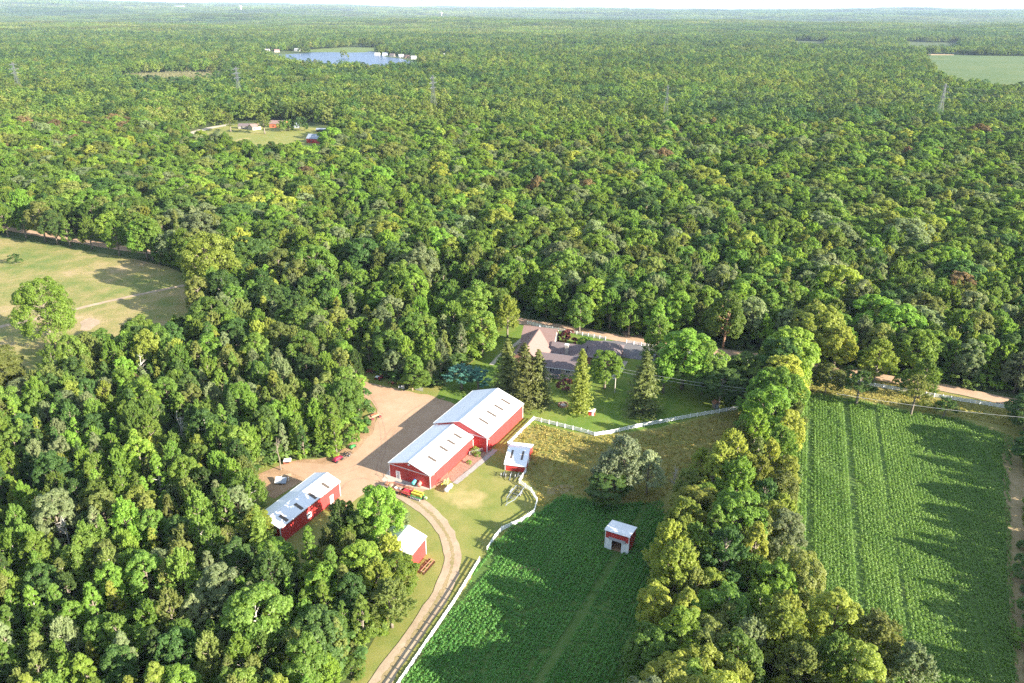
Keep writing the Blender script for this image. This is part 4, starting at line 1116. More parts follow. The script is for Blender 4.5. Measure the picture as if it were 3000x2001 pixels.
for z, y in ((.25, -.19), (.95, .04)): MB().bar((-1.3, y + .04, z), (1.3, y + .04, z), .06).build('rail', M['steel'], o)
o = thing('wooden_post', 'short pale wooden post left of the grey slatted panels', 'post', Z8(1640, 815), .1)
MB().box(-.2, .2, -.12, .12, 0, 1.1).build('upright', M['wood'], o)
MB().box(-.3, .3, -.16, .16, 1.1, 1.2).build('cap', M['wood'], o)

# lawn details by the house
o = thing('play_hut', 'tiny red hut with white roof below the slim conifer', 'hut', A7(150, 290), -R(15))
MB().box(-.85, .85, -.7, .7, 0, 1.5).build('wall', M['red_wall_x'], o)
for s_ in (-1, 1):
    q = [(-1.05, s_ * .95, 1.45), (1.05, s_ * .95, 1.45), (1.05, 0, 2.1), (-1.05, 0, 2.1)]
    MB().slab(q if s_ < 0 else q[::-1], .07).build('roof_slope', M['white_roof_x'], o)
MB().box(.1, .7, -.74, -.704, .05, 1.3).build('door', M['white'], o)
o = thing('well_hut', 'small brown-roofed hut on the lawn beside the white fence', 'hut', A7(1775, 200), .2)
MB().box(-.8, .8, -.7, .7, 0, 1.7).build('wall', M['old_wood'], o)
for s_ in (-1, 1):
    q = [(s_ * 1.0, -.95, 1.6), (s_ * 1.0, .95, 1.6), (0, .95, 2.4), (0, -.95, 2.4)]
    MB().slab(q[::-1] if s_ > 0 else q, .07).build('roof_slope', M['orange'] if s_ > 5 else M['rust'], o)
MB().box(-.45, .45, -.74, -.704, .1, 1.5).build('door', M['steel'], o)
o = thing('fire_pit', 'round brown stone fire pit on the lawn left of the slim conifer', 'fire pit', S((1300, 850), 2.351)(822, 795), 0)
for k in range(12):
    a = 2 * math.pi * k / 12
    b_ = MB().box(-.38, .38, -.22, .22, 0, .55 + .06 * (k % 3)).build('stone', M['mulch'], o, bevel=.06)
    b_.location = (1.35 * math.cos(a), 1.35 * math.sin(a), 0); b_.rotation_euler = (0, 0, a + math.pi / 2)
MB().tube([(0, 0, 0), (0, 0, .3)], [1.15, .8], 14).build('ash_bed', M['stone'], o)
pole_p = G(1800.5, 1150.7)
o = thing('utility_pole', 'grey wooden utility pole with a transformer on the house lawn', 'utility pole', pole_p, .3)
MB().tube([(0, 0, -.2), (0, 0, 8.9)], [.17, .12], 10).build('shaft', M['bark_pale'], o)
MB().bar((-1.1, 0, 8.4), (1.1, 0, 8.4), .12).build('crossarm', M['bark_pale'], o)
MB().tube([(.35, 0, 6.4), (.35, 0, 7.4)], .26, 12).build('transformer', M['galv'], o)
for x in (-1, 0, 1): MB().tube([(x, 0, 8.46), (x, 0, 8.7)], .06, 8).build('insulator', M['white'], o)
def cable(name, label, a, b, sag, r, group=None):
    a, b = Vector(a), Vector(b)
    pts = [a.lerp(b, t) - Vector((0, 0, sag * 4 * t * (1 - t))) for t in [i / 16 for i in range(17)]]
    return tag(MB().tube(pts, r, 5).build(name, M['galv']), label, 'cable', group)
for z, lb in ((8.6, 'upper service cable running right from the utility pole'), (7.6, 'lower service cable running right from the utility pole')):
    cable('power_cable', lb, (pole_p.x, pole_p.y, z), (78, 188, z + .8), 1.0, .03)
cable('power_cable', 'thin cable over the top edge of the big crop field', (92, 189, 8.6), (168, 172, 8.6), 1.5, .03)
o = thing('road_mailbox', 'white mailbox post across the road from the house', 'mailbox', G(1816, 972), .2)
MB().bar((0, 0, 0), (0, 0, 1.2), .1).build('post', M['white'], o)
MB().box(-.2, .2, -.35, .35, 1.2, 1.6).build('box', M['white'], o, bevel=.08)
o = thing('bee_box', 'white box on legs in the shade under the tall bright tree', 'box', G(1930, 1074), .1)
MB().box(-.5, .5, -.4, .4, .35, 1.1).build('body', M['white'], o, bevel=.03)
MB().box(-.55, .55, -.45, .45, 1.102, 1.18).build('lid', M['galv'], o)
for x in (-.4, .4): MB().box(x - .05, x + .05, -.35, .35, 0, .35).build('leg', M['old_wood'], o)
o = thing('parked_car', 'small blue car parked facing the road below a tall bare-trunked tree', 'car', G(2157, 1012), R(115))
v = [(-1.9, .35), (-1.95, .75), (-1.2, .9), (-.75, 1.4), (.75, 1.42), (1.3, .95), (1.95, .8), (1.95, .35)]
n = len(v)
MB().add([(x, -.82, z) for x, z in v] + [(x, .82, z) for x, z in v], [tuple(range(n)), tuple(range(2 * n - 1, n - 1, -1))] + [((i + 1) % n, i, i + n, (i + 1) % n + n) for i in range(n)]).build('body', M['blue'], o, bevel=.05)
MB().add([(-1.12, -.7, .96), (-.8, -.6, 1.36), (-.8, .6, 1.36), (-1.12, .7, .96)], [(0, 1, 2, 3)]).build('windscreen', M['glass'], o).location = (-.06, 0, .02)
for s_ in (-1, 1): MB().box(-.7, .9, *sorted((s_ * .815, s_ * .845)), .95, 1.3).build('side_window', M['glass'], o)
for x in (-1.2, 1.2):
    for s_ in (-1, 1):
        a = MB().tube([(x, s_ * .68, .33), (x, s_ * .88, .33)], .33, 14).build('wheel', M['tyre'], o)
        MB().tube([(x, s_ * .87, .33), (x, s_ * .9, .33)], .18, 8).build('rim', M['galv'], a)
for y in (-.6, .6): MB().box(-1.98, -1.9, y - .15, y + .15, .6, .75).build('headlight', M['white'], o)

# garden bed along the lower barn
bed = [tuple((RF + ax * a + ay * b)[:2]) for a, b in ((.25, 5.0), (3.3, 5.2), (4.6, 20), (4.6, 23), (3.2, 22.5), (2.8, 20.4), (.25, 20.4))]
sheet('mulch_bed', bed, .10, M['mulch'], 'brown mulched garden bed along the lower barn', step=1.2, jit=.12, it=0)
sheet('gravel_path', [tuple((RF + ax * a + ay * b)[:2]) for a, b in ((3.3, 4.6), (4.8, 4.8), (6.2, 20.2), (6.0, 23.2), (4.7, 23.2), (4.7, 20))], .115, M['stone_grey'], 'grey stone edging path beside the mulched bed', step=1.0, jit=.15, it=0)

# ------------------------------------------------------------------ far buildings
def far_house(name, label, cat, p, az, W, L, eave, ridge, wall, roof, group=None):
    z = float(terrain(p[0], p[1]))
    o = thing(name, label, cat, (p[0], p[1], z), -R(az), group)
    b = MB()
    pts = gable_pts(W, eave, ridge - .1)
    for y in (-L / 2, L / 2): b.add([(x, y, zz) for x, zz in pts], [(0, 1, 2, 3, 4)])
    for s_ in (-1, 1): b.add([(s_ * W / 2, -L / 2, 0), (s_ * W / 2, L / 2, 0), (s_ * W / 2, L / 2, eave), (s_ * W / 2, -L / 2, eave)], [(0, 1, 2, 3)])
    b.build('wall', M[wall], o)
    for s_ in (-1, 1):
        q = [(s_ * (W / 2 + .4), -L / 2 - .4, eave - .2), (s_ * (W / 2 + .4), L / 2 + .4, eave - .2), (0, L / 2 + .4, ridge), (0, -L / 2 - .4, ridge)]
        MB().slab(q[::-1] if s_ < 0 else q, .2).build('roof_slope', M[roof], o)
    for y in (-L / 4, L / 4):
        MB().box(W / 2 + .01, W / 2 + .06, y - .7, y + .7, 1, 2.2).build('window', M['glass'], o)
    FOOT.append((p[0], p[1], max(W, L) * .5 + 4))
    return o
C5 = S((500, 300), 3.918)
far_house('distant_house', 'white low house with grey roof in the distant clearing', 'house', C5(880, 300), 95, 7, 15, 3.0, 4.8, 'stone', 'shingle_dark')
far_house('distant_house', 'small cream house beside the white one in the distant clearing', 'house', C5(965, 312), 40, 8, 9, 3.2, 5.5, 'cream', 'shingle')
far_house('distant_barn', 'orange-red barn with pale roof behind trees in the distant clearing', 'barn', C5(1250, 285), 100, 10, 16, 4, 6.5, 'orange', 'shingle')
far_house('distant_shed', 'little grey shed right of the orange-red distant barn', 'shed', C5(1430, 290), 80, 7, 8, 3, 4.6, 'steel', 'steel')
o = far_house('distant_barn', 'red gambrel barn with blue-grey roof at the right end of the distant clearing', 'barn', C5(1700, 462), 108, 9, 18, 4, 7.2, 'red_wall', 'steel')
MB().box(-2.2, 2.2, -9.1, -9.02, 0, 3.0).build('door', M['white'], o)
far_house('distant_shed', 'dark vehicle shelter under the trees in the distant clearing', 'shed', C5(1735, 335), 95, 5, 9, 2.4, 3.2, 'dark', 'steel')
FH = [(783, 152, 'cabin at the left end of the lake', 'white_worn', 'pale_roof'), (812, 153, 'pale cabin on the left lake shore', 'cream', 'shingle'), (872, 150, 'long white boathouse on the left lake shore', 'white_worn', 'pale_roof'),
      (1072, 131, 'white house beyond the marsh', 'white_worn', 'pale_roof'), (1106, 163, 'first boathouse of the right lake shore', 'white_worn', 'pale_roof'), (1128, 163, 'second lake shore boathouse', 'white', 'steel'),
      (1150, 166, 'dark-roofed boathouse on the lake shore', 'stone', 'shingle_dark'), (1175, 168, 'double white boathouse on the right lake shore', 'white_worn', 'pale_roof'), (1192, 170, 'brownish boathouse on the lake shore', 'wood', 'shingle'),
      (1212, 173, 'white boathouse at the right tip of the lake', 'white_worn', 'pale_roof'), (1236, 158, 'brown-walled house above the lake tip', 'wood', 'pale_roof'), (1300, 166, 'lone white house right of the lake', 'white_worn', 'pale_roof'),
      (1345, 172, 'cream house in trees right of the lake', 'cream', 'shingle_dark'), (1610, 141, 'leftmost white house of the distant village', 'white_worn', 'pale_roof'), (1672, 140, 'tan-roofed house of the distant village', 'cream', 'shingle'),
      (1706, 141, 'large white house in the distant village', 'white_worn', 'pale_roof'), (1730, 142, 'white house right of the large village house', 'white', 'shingle'), (1748, 143, 'grey-roofed house at the village end', 'white', 'steel'),
      (1893, 145, 'tan house of the second distant hamlet', 'wood', 'shingle'), (1915, 143, 'white house of the second distant hamlet', 'white_worn', 'pale_roof'), (1942, 144, 'long white house of the second distant hamlet', 'white_worn', 'pale_roof'),
      (2052, 146, 'white house left of the bluish roof far right', 'white_worn', 'pale_roof'), (2072, 147, 'house with bluish roof far right', 'white', 'steel'), (2168, 150, 'small tan house in distant trees', 'wood', 'shingle'),
      (2306, 151, 'white-roofed house below the small distant field', 'white_worn', 'pale_roof'), (2335, 140, 'cream farmhouse beside the small distant field', 'cream', 'shingle'), (2512, 145, 'tan house between distant tree lines', 'wood', 'shingle'), (2704, 157, 'white shed at the corner of the large distant field', 'white_worn', 'pale_roof'),
      (695, 208, 'white house beside the second pylon', 'white_worn', 'pale_roof'), (830, 212, 'white cabin below the left lake shore', 'white', 'steel'), (870, 210, 'grey-roofed cabin below the lake', 'white', 'steel'),
      (2540, 82, 'white farmhouse on the far right plain', 'white_worn', 'pale_roof'), (2420, 84, 'tan barn on the far right plain', 'wood', 'shingle'), (2494, 100, 'tall tan house on the far right plain', 'wood', 'shingle')]
for i, (px, py, lb, wl_, rf) in enumerate(FH):
    q = G(px, py)
    k = max(1.0, q.y / 1900)
    far_house('lake_house' if px < 1320 and q.y > 1400 else 'village_house', 'tiny ' + lb if len(lb) < 46 else lb, 'house', q, [100, 75, 110, 60][i % 4], 7.5 * k ** .6, (15 if 'long' in lb or 'large' in lb else 12) * k ** .6, 4.2 * k ** .5, 7 * k ** .5, wl_, rf, 'distant houses among the trees')
wp = Vector((-3920, 9200, 0)); wz = float(terrain(wp.x, wp.y))
# pale water towers and a works hall on the far hills
def far_tower(label, px, py, dist, h):
    q = Vector((0, 0, 0)); d_ = G(px, 300); k = dist / d_.y
    x, y = d_.x * k, dist
    z = float(terrain(x, y))
    o = thing('water_tower', label, 'water tower', (x, y, z), 0, 'water towers on the horizon')
    MB().tube([(0, 0, 0), (0, 0, h * .7)], [h * .09, h * .06], 12).build('shaft', M['white'], o)
    MB().tube([(0, 0, h * .66), (0, 0, h * .74), (0, 0, h * .9), (0, 0, h)], [h * .07, h * .2, h * .2, h * .06], 16).build('tank', M['white'], o)
far_tower('tiny white water tower on the horizon, left of centre', 741, 33, 9000, 62)
far_tower('tiny white water tower on the horizon, right of the other', 1301, 33, 9500, 55)
q = G(570, 300); q = q * (10500 / q.y)
far_house('works_hall', 'broad white hall on the distant left hill', 'hall', (q.x, q.y), 100, 60, 120, 26, 34, 'white_worn', 'pale_roof')

# ------------------------------------------------------------------ power line
TOWERS = []
pyl = None
def pylon(label, top, h=42.0):
    global pyl
    p = D(*top, h); p.z = 0
    TOWERS.append(p)
    if pyl is None:
        o = thing('lattice_pylon', label, 'pylon', p, 0, 'pylons of the power line')
        wd = lambda z: 3.6 - 2.6 * min(1, z / (h * .66)) if z < h * .66 else 1.0 - .5 * (z - h * .66) / (h * .34)
        zs = [0, 7, 13, 18, 22.5, 26.5, 30, 33, 36, 39, 42]
        for sx, sy in ((1, 1), (1, -1), (-1, -1), (-1, 1)):
            b_ = MB()
            for z0, z1 in zip(zs, zs[1:]): b_.bar((sx * wd(z0), sy * wd(z0), z0), (sx * wd(z1), sy * wd(z1), z1), .19)
            b_.build('leg', M['pylon_steel'], o)
        b_ = MB()
        for z0, z1 in zip(zs, zs[1:]):
            a, c = wd(z0), wd(z1)
            for (x0, y0), (x1, y1) in (((1, 1), (1, -1)), ((1, -1), (-1, -1)), ((-1, -1), (-1, 1)), ((-1, 1), (1, 1))):
                b_.bar((x0 * a, y0 * a, z0), (x1 * c, y1 * c, z1), .10).bar((x1 * a, y1 * a, z0), (x0 * c, y0 * c, z1), .10).bar((x0 * c, y0 * c, z1), (x1 * c, y1 * c, z1), .10)
        q_ = b_.build('bracing', M['pylon_steel'], o); q_['kind'] = 'stuff'
        for z, l in ((29, 7), (34, 8.5), (39, 6.5)):
            a_ = MB()
            for s_ in (-1, 1):
                for y in (-.6, .6): a_.bar((0, y, z), (0 + s_ * .01, y + s_ * 0, z + 1.2), .2).bar((s_ * .6, y, z), (s_ * l, 0, z + .3), .22).bar((s_ * .6, y, z + 1.4), (s_ * l, 0, z + .3), .2)
            a_.build('cross_arm', M['pylon_steel'], o)
        pyl = o
        return o
    o = copy_tree(pyl); o.location = p; o['label'] = label
    return o
for lb, top in (('lattice pylon at the far left edge, first of the line', (28, 143)), ('lattice pylon below the lake, second from the left', (541, 153)), ('lattice pylon in mid forest, right of the lake', (993, 173)),
                ('lattice pylon fourth from the left, seen edge-on in dark forest', (1534, 195)), ('lattice pylon farthest right, with cables beside it', (2172, 192))):
    pylon(lb, top)
for i, o in enumerate([x for x in COL.objects if x.name.startswith('lattice_pylon')]):
    a, b_ = TOWERS[max(0, i - 1)], TOWERS[min(4, i + 1)]
    o.rotation_euler.z = math.atan2((b_ - a).y, (b_ - a).x) + math.pi / 2 + (0.0 if i in (0, 1) else 0)
ext = [TOWERS[0] + (TOWERS[0] - TOWERS[1])] + TOWERS + [TOWERS[4] + (TOWERS[4] - TOWERS[3]) * .9]
LINE = [(p.x, p.y) for p in ext]
lvl = {29: 7, 34: 8.5, 39: 6.5}
for z, l in lvl.items():
    for s_ in (-1, 1):
        b_ = MB()
        for a, c in zip(ext, ext[1:]):
            d_ = (c - a).normalized(); n_ = Vector((-d_.y, d_.x, 0)) * s_ * l
            pts = [a.lerp(c, t) + n_ + Vector((0, 0, z + .2 - 6 * 4 * t * (1 - t))) for t in [k / 12 for k in range(13)]]
            b_.tube(pts, .03, 4, cap=False)
        tag(b_.build('line_cable', M['pylon_steel']), f"{ {29: 'lowest', 34: 'middle', 39: 'top'}[z] } cable of the power line on its {'far' if s_ > 0 else 'near'} side", 'cable', 'cables of the power line')
# ------------------------------------------------------------------ single trees one can name
KEEP = []                                              # (x, y, radius) of hand-placed trees
def T(name, shape, look, d, h, r, label, cat='tree', bark='bark', group=None, keep=.75):
    p = D(*d)
    KEEP.append((p.x, p.y, r * keep))
    return tree(name, shape, look, p.x, p.y, h, r, None, label, cat, group, bark)
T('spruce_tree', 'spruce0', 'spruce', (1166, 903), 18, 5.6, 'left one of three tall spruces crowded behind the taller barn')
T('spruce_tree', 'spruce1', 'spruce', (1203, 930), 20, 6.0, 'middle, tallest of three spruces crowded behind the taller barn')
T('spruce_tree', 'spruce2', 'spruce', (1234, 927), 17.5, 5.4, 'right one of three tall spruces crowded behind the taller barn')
T('slim_conifer', 'slim0', 'yellow-green', (1331, 950), 20.5, 4.0, 'slim yellowish conifer beside the tiny red hut')
T('spruce_tree', 'spruce1', 'spruce', (1474, 948), 19.5, 6.0, 'broad ragged spruce alone on the lawn right of the utility pole')
T('broadleaf_tree', 'round-crowned1', 'bright green', (1388, 893), 13.5, 5.2, 'round light-green tree just left of the utility pole')
T('broadleaf_tree', 'round-crowned0', 'bright green', (1565, 893), 20, 9.0, 'large vivid green tree right of the house driveway')
T('broadleaf_tree', 'feathery1', 'mid green', (1505, 850), 20, 6.0, 'tall mid-green tree just left of the large vivid green tree')
T('broadleaf_tree', 'spreading1', 'dark green', (1650, 925), 12, 7.0, 'wide dark tree with bare limbs above the well hut')
T('broadleaf_tree', 'round-crowned2', 'mid green', (1700, 905), 14, 6.0, 'dark-sided tree between the well hut and the tree belt')
T('broadleaf_tree', 'round-crowned3', 'mid green', (1660, 800), 21, 6.5, 'tall tree with a bare trunk above the parked blue car', bark='bark_red')
T('pine_tree', 'pine0', 'blue-green', (1060, 895), 9.0, 5.0, 'low blue-green pine left of the taller barn roof', keep=.6)
T('pine_tree', 'pine1', 'blue-green', (1098, 900), 8.5, 4.6, 'low blue-green pine touching the spruces by the taller barn', keep=.6)
T('broadleaf_tree', 'round-crowned3', 'mid green', (1108, 818), 17, 5.0, 'oval green tree on the lawn left of the house')
T('broadleaf_tree', 'feathery0', 'yellow-green', (1165, 775), 17, 5.0, 'yellowish tree on the lawn left of the house')
T('broadleaf_tree', 'feathery2', 'mid green', (1163, 865), 9, 4.0, 'mid-sized tree at the left house corner behind the spruces')
T('broadleaf_tree', 'round-crowned0', 'mid green', (1330, 762), 15, 5.0, 'tree standing between the road fence pieces behind the house')
T('broadleaf_tree', 'spreading0', 'bright green', (1345, 800), 4.0, 3.2, 'small clipped green tree in the front garden by the garage')
T('ornamental_tree', 'shrub0', 'dark red', (1300, 795), 5.5, 3.4, 'dark red ornamental maple at the white house gable')
T('ornamental_tree', 'shrub1', 'dark red', (1298, 895), 3.6, 2.6, 'dark red bush on the patio below the sunroom windows', 'bush', keep=.3)
T('broadleaf_tree', 'spreading2', 'mid green', (960, 895), 7.0, 4.2, 'small leafy tree at the top edge of the gravel yard')
T('broadleaf_tree', 'feathery2', 'bright green', (935, 868), 15, 4.0, 'upright bright tree behind the small tree at the yard edge')
T('broadleaf_tree', 'big0', 'bright green', (124, 800), 26, 8.6, 'lone huge light-green tree in the dry meadow')
T('broadleaf_tree', 'big1', 'yellow-green', (492, 685), 28, 10.5, 'huge pale yellowish tree where the meadow track enters the wood')
T('broadleaf_tree', 'spreading1', 'olive', (-10, 905), 15, 9.0, 'rounded olive tree at the left frame edge below the meadow')
T('meadow_bush', 'shrub2', 'dark green', (37, 607), 4.6, 2.6, 'dark round bush alone in the upper meadow', 'bush')
T('broadleaf_tree', 'round-crowned2', 'bright green', (878, 1272), 17.5, 4.9, 'tall leafy tree between the long shed and the curving drive', keep=.6)
T('broadleaf_tree', 'feathery3', 'grey-green', (915, 1225), 8.5, 3.2, 'small grey-green tree beside the drive under the tall leafy one', keep=.5)
T('broadleaf_tree', 'round-crowned1', 'bright green', (640, 1330), 9.5, 4.4, 'bright tree covering the near end of the long red shed')
T('broadleaf_tree', 'tall narrow0', 'yellow-green', (598, 1250), 11, 4.0, 'yellowish tree against the left end of the long shed')
T('broadleaf_tree', 'feathery0', 'grey-green', (705, 1375), 8.0, 3.6, 'shorter grey-green tree before the near end of the long red shed', keep=.5)
def TC(name, shape, look, d, h, r, label, **kw):           # placed by where the middle of its crown is seen
    p = D(d[0], d[1], h * .58); p.z = 0
    q = PX(p); return T(name, shape, look, (q[0] / 1.27606, q[1] / 1.27606), h, r, label, **kw)
TC('broadleaf_tree', 'feathery2', 'yellow-green', (893, 1268), 12, 3.9, 'yellowish leafy tree overlapping the roof of the small driveway shed', keep=.5)
TC('broadleaf_tree', 'round-crowned1', 'bright green', (915, 1315), 11, 4.0, 'bright tree before the front corner of the small driveway shed', keep=.5)
TC('broadleaf_tree', 'round-crowned2', 'yellow-green', (1915, 1430), 15, 5.2, 'yellowish tree at the right side of the belt where it widens', keep=.5)
TC('broadleaf_tree', 'feathery0', 'olive', (2010, 1470), 15, 5.4, 'olive feathery tree jutting from the belt into the big field', keep=.5)
TC('broadleaf_tree', 'feathery2', 'grey-green', (2095, 1535), 13, 4.8, 'greyish tree farthest right of the belt at the bottom frame edge', keep=.5)
TC('broadleaf_tree', 'round-crowned3', 'yellow-green', (1960, 1540), 15, 5.2, 'yellowish round tree at the bottom edge, right part of the belt', keep=.5)
TC('broadleaf_tree', 'spreading2', 'olive', (1830, 1330), 15, 5.0, 'olive spreading tree on the right flank of the belt', keep=.5)
TC('broadleaf_tree', 'feathery0', 'bright green', (798, 1250), 11, 3.8, 'bright feathery tree below the long shed door, left of the tall leafy tree', keep=.5)
TC('broadleaf_tree', 'round-crowned0', 'mid green', (835, 1215), 13, 4.2, 'mid-green round tree tucked against the tall leafy tree by the drive', keep=.5)
TC('broadleaf_tree', 'feathery1', 'yellow-green', (750, 1290), 10, 3.8, 'yellow-green feathery tree below the middle of the long shed', keep=.5)
T('broadleaf_tree', 'feathery1', 'yellow-green', (872, 1395), 12.5, 4.6, 'yellowish feathery tree hiding the left part of the small driveway shed', keep=.5)
T('broadleaf_tree', 'round-crowned0', 'bright green', (838, 1370), 13.5, 4.8, 'bright tree directly left of the small driveway shed', keep=.5)
T('broadleaf_tree', 'feathery2', 'olive', (900, 1440), 12, 4.6, 'olive tree in front of the half-hidden small shed', keep=.6)
T('broadleaf_tree', 'spreading2', 'mid green', (1612, 905), 17, 6.4, 'wide mid-green tree just right of the large vivid green tree')
T('broadleaf_tree', 'feathery2', 'bright green', (1522, 902), 15, 5.2, 'feathery light tree in front of the left flank of the large vivid green tree')
T('broadleaf_tree', 'feathery0', 'mid green', (1443, 772), 15, 4.8, 'feathery mid-green tree across the road above the garage')
T('willow_tree', 'feathery0', 'silver', (1395, 1135), 13, 4.6, 'smaller silvery willow on the left of the pasture corner clump')
T('willow_tree', 'feathery1', 'silver', (1428, 1132), 17, 5.6, 'silvery willow at the pasture corner by the crop plot')
T('broadleaf_tree', 'round-crowned3', 'dark green', (1395, 1155), 8.0, 5.0, 'dark low tree at the foot of the silvery willow', keep=.3)
T('broadleaf_tree', 'feathery3', 'silver', (1484, 1135), 13.0, 4.2, 'pale tree right of the silvery willow')
T('pine_tree', 'pine2', 'dark green', (1965, 930), 12, 4.6, 'dark pine at the top edge of the big crop field', keep=.6)
T('broadleaf_tree', 'spreading0', 'olive', (1893, 905), 10, 4.8, 'olive tree at the upper corner of the big crop field', keep=.6)
T('pine_tree', 'pine0', 'olive', (2090, 955), 14, 4.2, 'taller pine before the road fence above the big crop field', keep=.6)
T('broadleaf_tree', 'feathery1', 'mid green', (2110, 915), 14, 5.0, 'mid-green tree rising behind the road fence by the taller pine', keep=.6)
T('pine_tree', 'pine1', 'dark green', (2165, 960), 7, 3.4, 'short dark pine right of the taller pine by the road fence', keep=.6)
T('broadleaf_tree', 'round-crowned1', 'yellow-green', (1912, 850), 16, 6.0, 'yellowish round tree beside the road, left of the two spreading ones')
T('broadleaf_tree', 'feathery0', 'yellow-green', (2005, 880), 16, 6.2, 'feathery yellowish tree overhanging the road fence')
T('broadleaf_tree', 'round-crowned0', 'dark green', (2352, 990), 12, 6, 'dark tree at the right frame edge above the big field')
T('broadleaf_tree', 'spreading2', 'dark green', (2362, 1075), 10, 5, 'low dark tree at the right frame edge beside the big field')
for i in range(6): T('clipped_conifer', 'shrub2', 'mid green', (820 + i * 8.2 - 5, 299.5 - i * .7), 6.5, 4.0, f'{["first", "second", "third", "fourth", "fifth", "sixth"][i]} from left of the clipped conifers in the distant clearing', group='clipped conifers in the distant clearing') if False else None
for i, x in enumerate((648, 655, 662, 669)): T('round_conifer', 'shrub2', 'mid green', (x, 302 - i), 9, 4.4, ['leftmost', 'second', 'third', 'rightmost'][i] + ' small conifer of the row in the distant clearing', group='conifer row in the distant clearing')
T('round_conifer', 'shrub1', 'dark green', (689, 300), 12, 7.5, 'bigger round conifer right of the small row in the distant clearing')
T('pine_tree', 'pine1', 'olive', (608, 308), 19, 8, 'tall pine before the houses in the distant clearing')
T('pine_tree', 'pine2', 'olive', (530, 303), 17, 7, 'pine at the left of the white house in the distant clearing')
# bare dead trees
def dead_tree(d, h, seed, label, bark='bark_pale', spread=.3):
    rng = random.Random(seed)
    p = D(*d); KEEP.append((p.x, p.y, 1.5))
    o = thing('dead_tree', label, 'dead tree', p, rng.uniform(0, 6), 'bare dead trees')
    b = MB(); tops = []
    pts = [Vector((rng.uniform(-.2, .2) * t * 2, rng.uniform(-.2, .2) * t * 2, h * t - .2 * (t == 0))) for t in (0, .3, .6, .85, 1)]
    b.tube(pts, [h * .017, h * .014, h * .01, h * .006, .03], 7)
    b.build('trunk', M[bark], o)
    for k in range(9):
        t = rng.uniform(.35, .9); z = h * t; a = rng.uniform(0, 6.28); l = h * spread * (1.2 - t) * rng.uniform(.7, 1.3)
        e = Vector((math.cos(a) * l, math.sin(a) * l, z + l * rng.uniform(.5, 1.1)))
        c = MB(); m_ = Vector((e.x * .5, e.y * .5, z + (e.z - z) * .4))
        c.tube([(0, 0, z), m_, e], [.11, .08, .02], 5, cap=False)
        for j in range(4):
            q = m_.lerp(e, rng.uniform(0, .9)); c.tube([q, q + Vector((rng.uniform(-1, 1), rng.uniform(-1, 1), rng.uniform(.3, 1.3)))], [.045, .015], 4, cap=False)
        c.build('limb', M[bark], o)
    return o
for d, h, lb in (((425, 1035), 12, 'bare grey dead tree standing in the wood left of the yard'), ((336, 900), 13, 'bare dead trunk below the meadow edge'), ((560, 1130), 10, 'thin bare trunk at the wood edge above the long shed'), ((578, 1062), 11, 'second thin bare trunk left of the yard'),
                 ((1545, 1130), 7, 'pinkish bare dead tree at the top of the tree belt'), ((1600, 1130), 8, 'tall pale bare-limbed tree in the upper tree belt'), ((1650, 935), 10, 'fallen-limbed bare tree above the well hut'), ((645, 1080), 10, 'short bare trunk at the upper edge of the dirt'), ((170, 1290), 12, 'white bare snag deep in the lower left wood')):
    dead_tree(d, h, len(lb) * 7 + int(h), lb, 'bark' if 'thin' in lb or 'short' in lb else 'bark_pale', .11 if 'thin' in lb or 'short' in lb else .2)

# ------------------------------------------------------------------ the woods
rng = np.random.default_rng(5)
def hexgrid(x0, x1, y0, y1, s, jit):
    ys = np.arange(y0, y1, s * .87)
    P_ = []
    for k, y in enumerate(ys):
        xs = np.arange(x0 + (k % 2) * s / 2, x1, s)
        P_.append(np.c_[xs, np.full(len(xs), y)])
    P_ = np.concatenate(P_)
    return P_ + rng.uniform(-jit, jit, P_.shape) * s
def half(y): return (y * cp + CAM_H * sp) * 1500 / FPX
NEAR_END, MID_END, FAR_END = 700.0, 3000.0, 9000.0
pts = np.concatenate([hexgrid(-330, -15, 18, 215, 4.9, .34), hexgrid(-15, 330, 18, 215, 5.6, .34), hexgrid(-330, 330, 215, 335, 6.5, .34), hexgrid(-720, 720, 335, NEAR_END, 7.7, .33)])
x, y = pts[:, 0], pts[:, 1]
ok = (np.abs(x) < half(y) + np.where(x > 0, 75, 22)) & ~((y < 80) & (x < 20))
belt = inside_np(belt_w, x, y)
ok &= ~(inside_np(farm_w, x, y) & ~belt)
ok &= ~inside_np(meadow_w, x, y)
for p_ in (clear_w,): ok &= ~inside_np(p_, x, y)
ok &= seg_dist(road_w, x, y) > 6.0
ok &= ~(belt & (rng.random(len(x)) < np.where(y > 160, .36, .06)))
ok &= ~((x > 62) & (y < 200) & ~belt & (rng.random(len(x)) < .35))
for fx, fy, fr in FOOT + KEEP: ok &= np.hypot(x - fx, y - fy) > fr
ok &= seg_dist(drive_line, x, y) > 5
pts = pts[ok]; belt = belt[ok]
x, y = pts[:, 0], pts[:, 1]
n = len(pts)
zone = hsh(x / 38, y / 38, 3) + rng.normal(0, .55, n)
zone2 = hsh(x / 55, y / 70, 9) + rng.normal(0, .5, n)
LOOKS = ['yellow-green', 'bright green', 'mid green', 'dark green', 'olive', 'grey-green', 'russet']
W = np.tile(np.array([.09, .20, .33, .13, .14, .11, .002]), (n, 1))
W[:, 0] += 2.2 * belt * (y < 165) + .4 * belt; W[:, 1] += .2 * belt + .08 + .22 * ((y > 430) & (np.abs(x + 30) < 110)); W[:, 4] += .20 * belt + .12 * ((y > 430) & (np.abs(x + 30) < 110))
W[:, 2] += .25 * (zone > .5); W[:, 1] += .3 * (zone < -.6); W[:, 3] += .25 * (zone2 > .9); W[:, 5] += .25 * (zone2 < -.9)
W[:, 6] += .10 * ((x < -330) & (y > 560) & (y < 700)) + .004 * (y > 400)
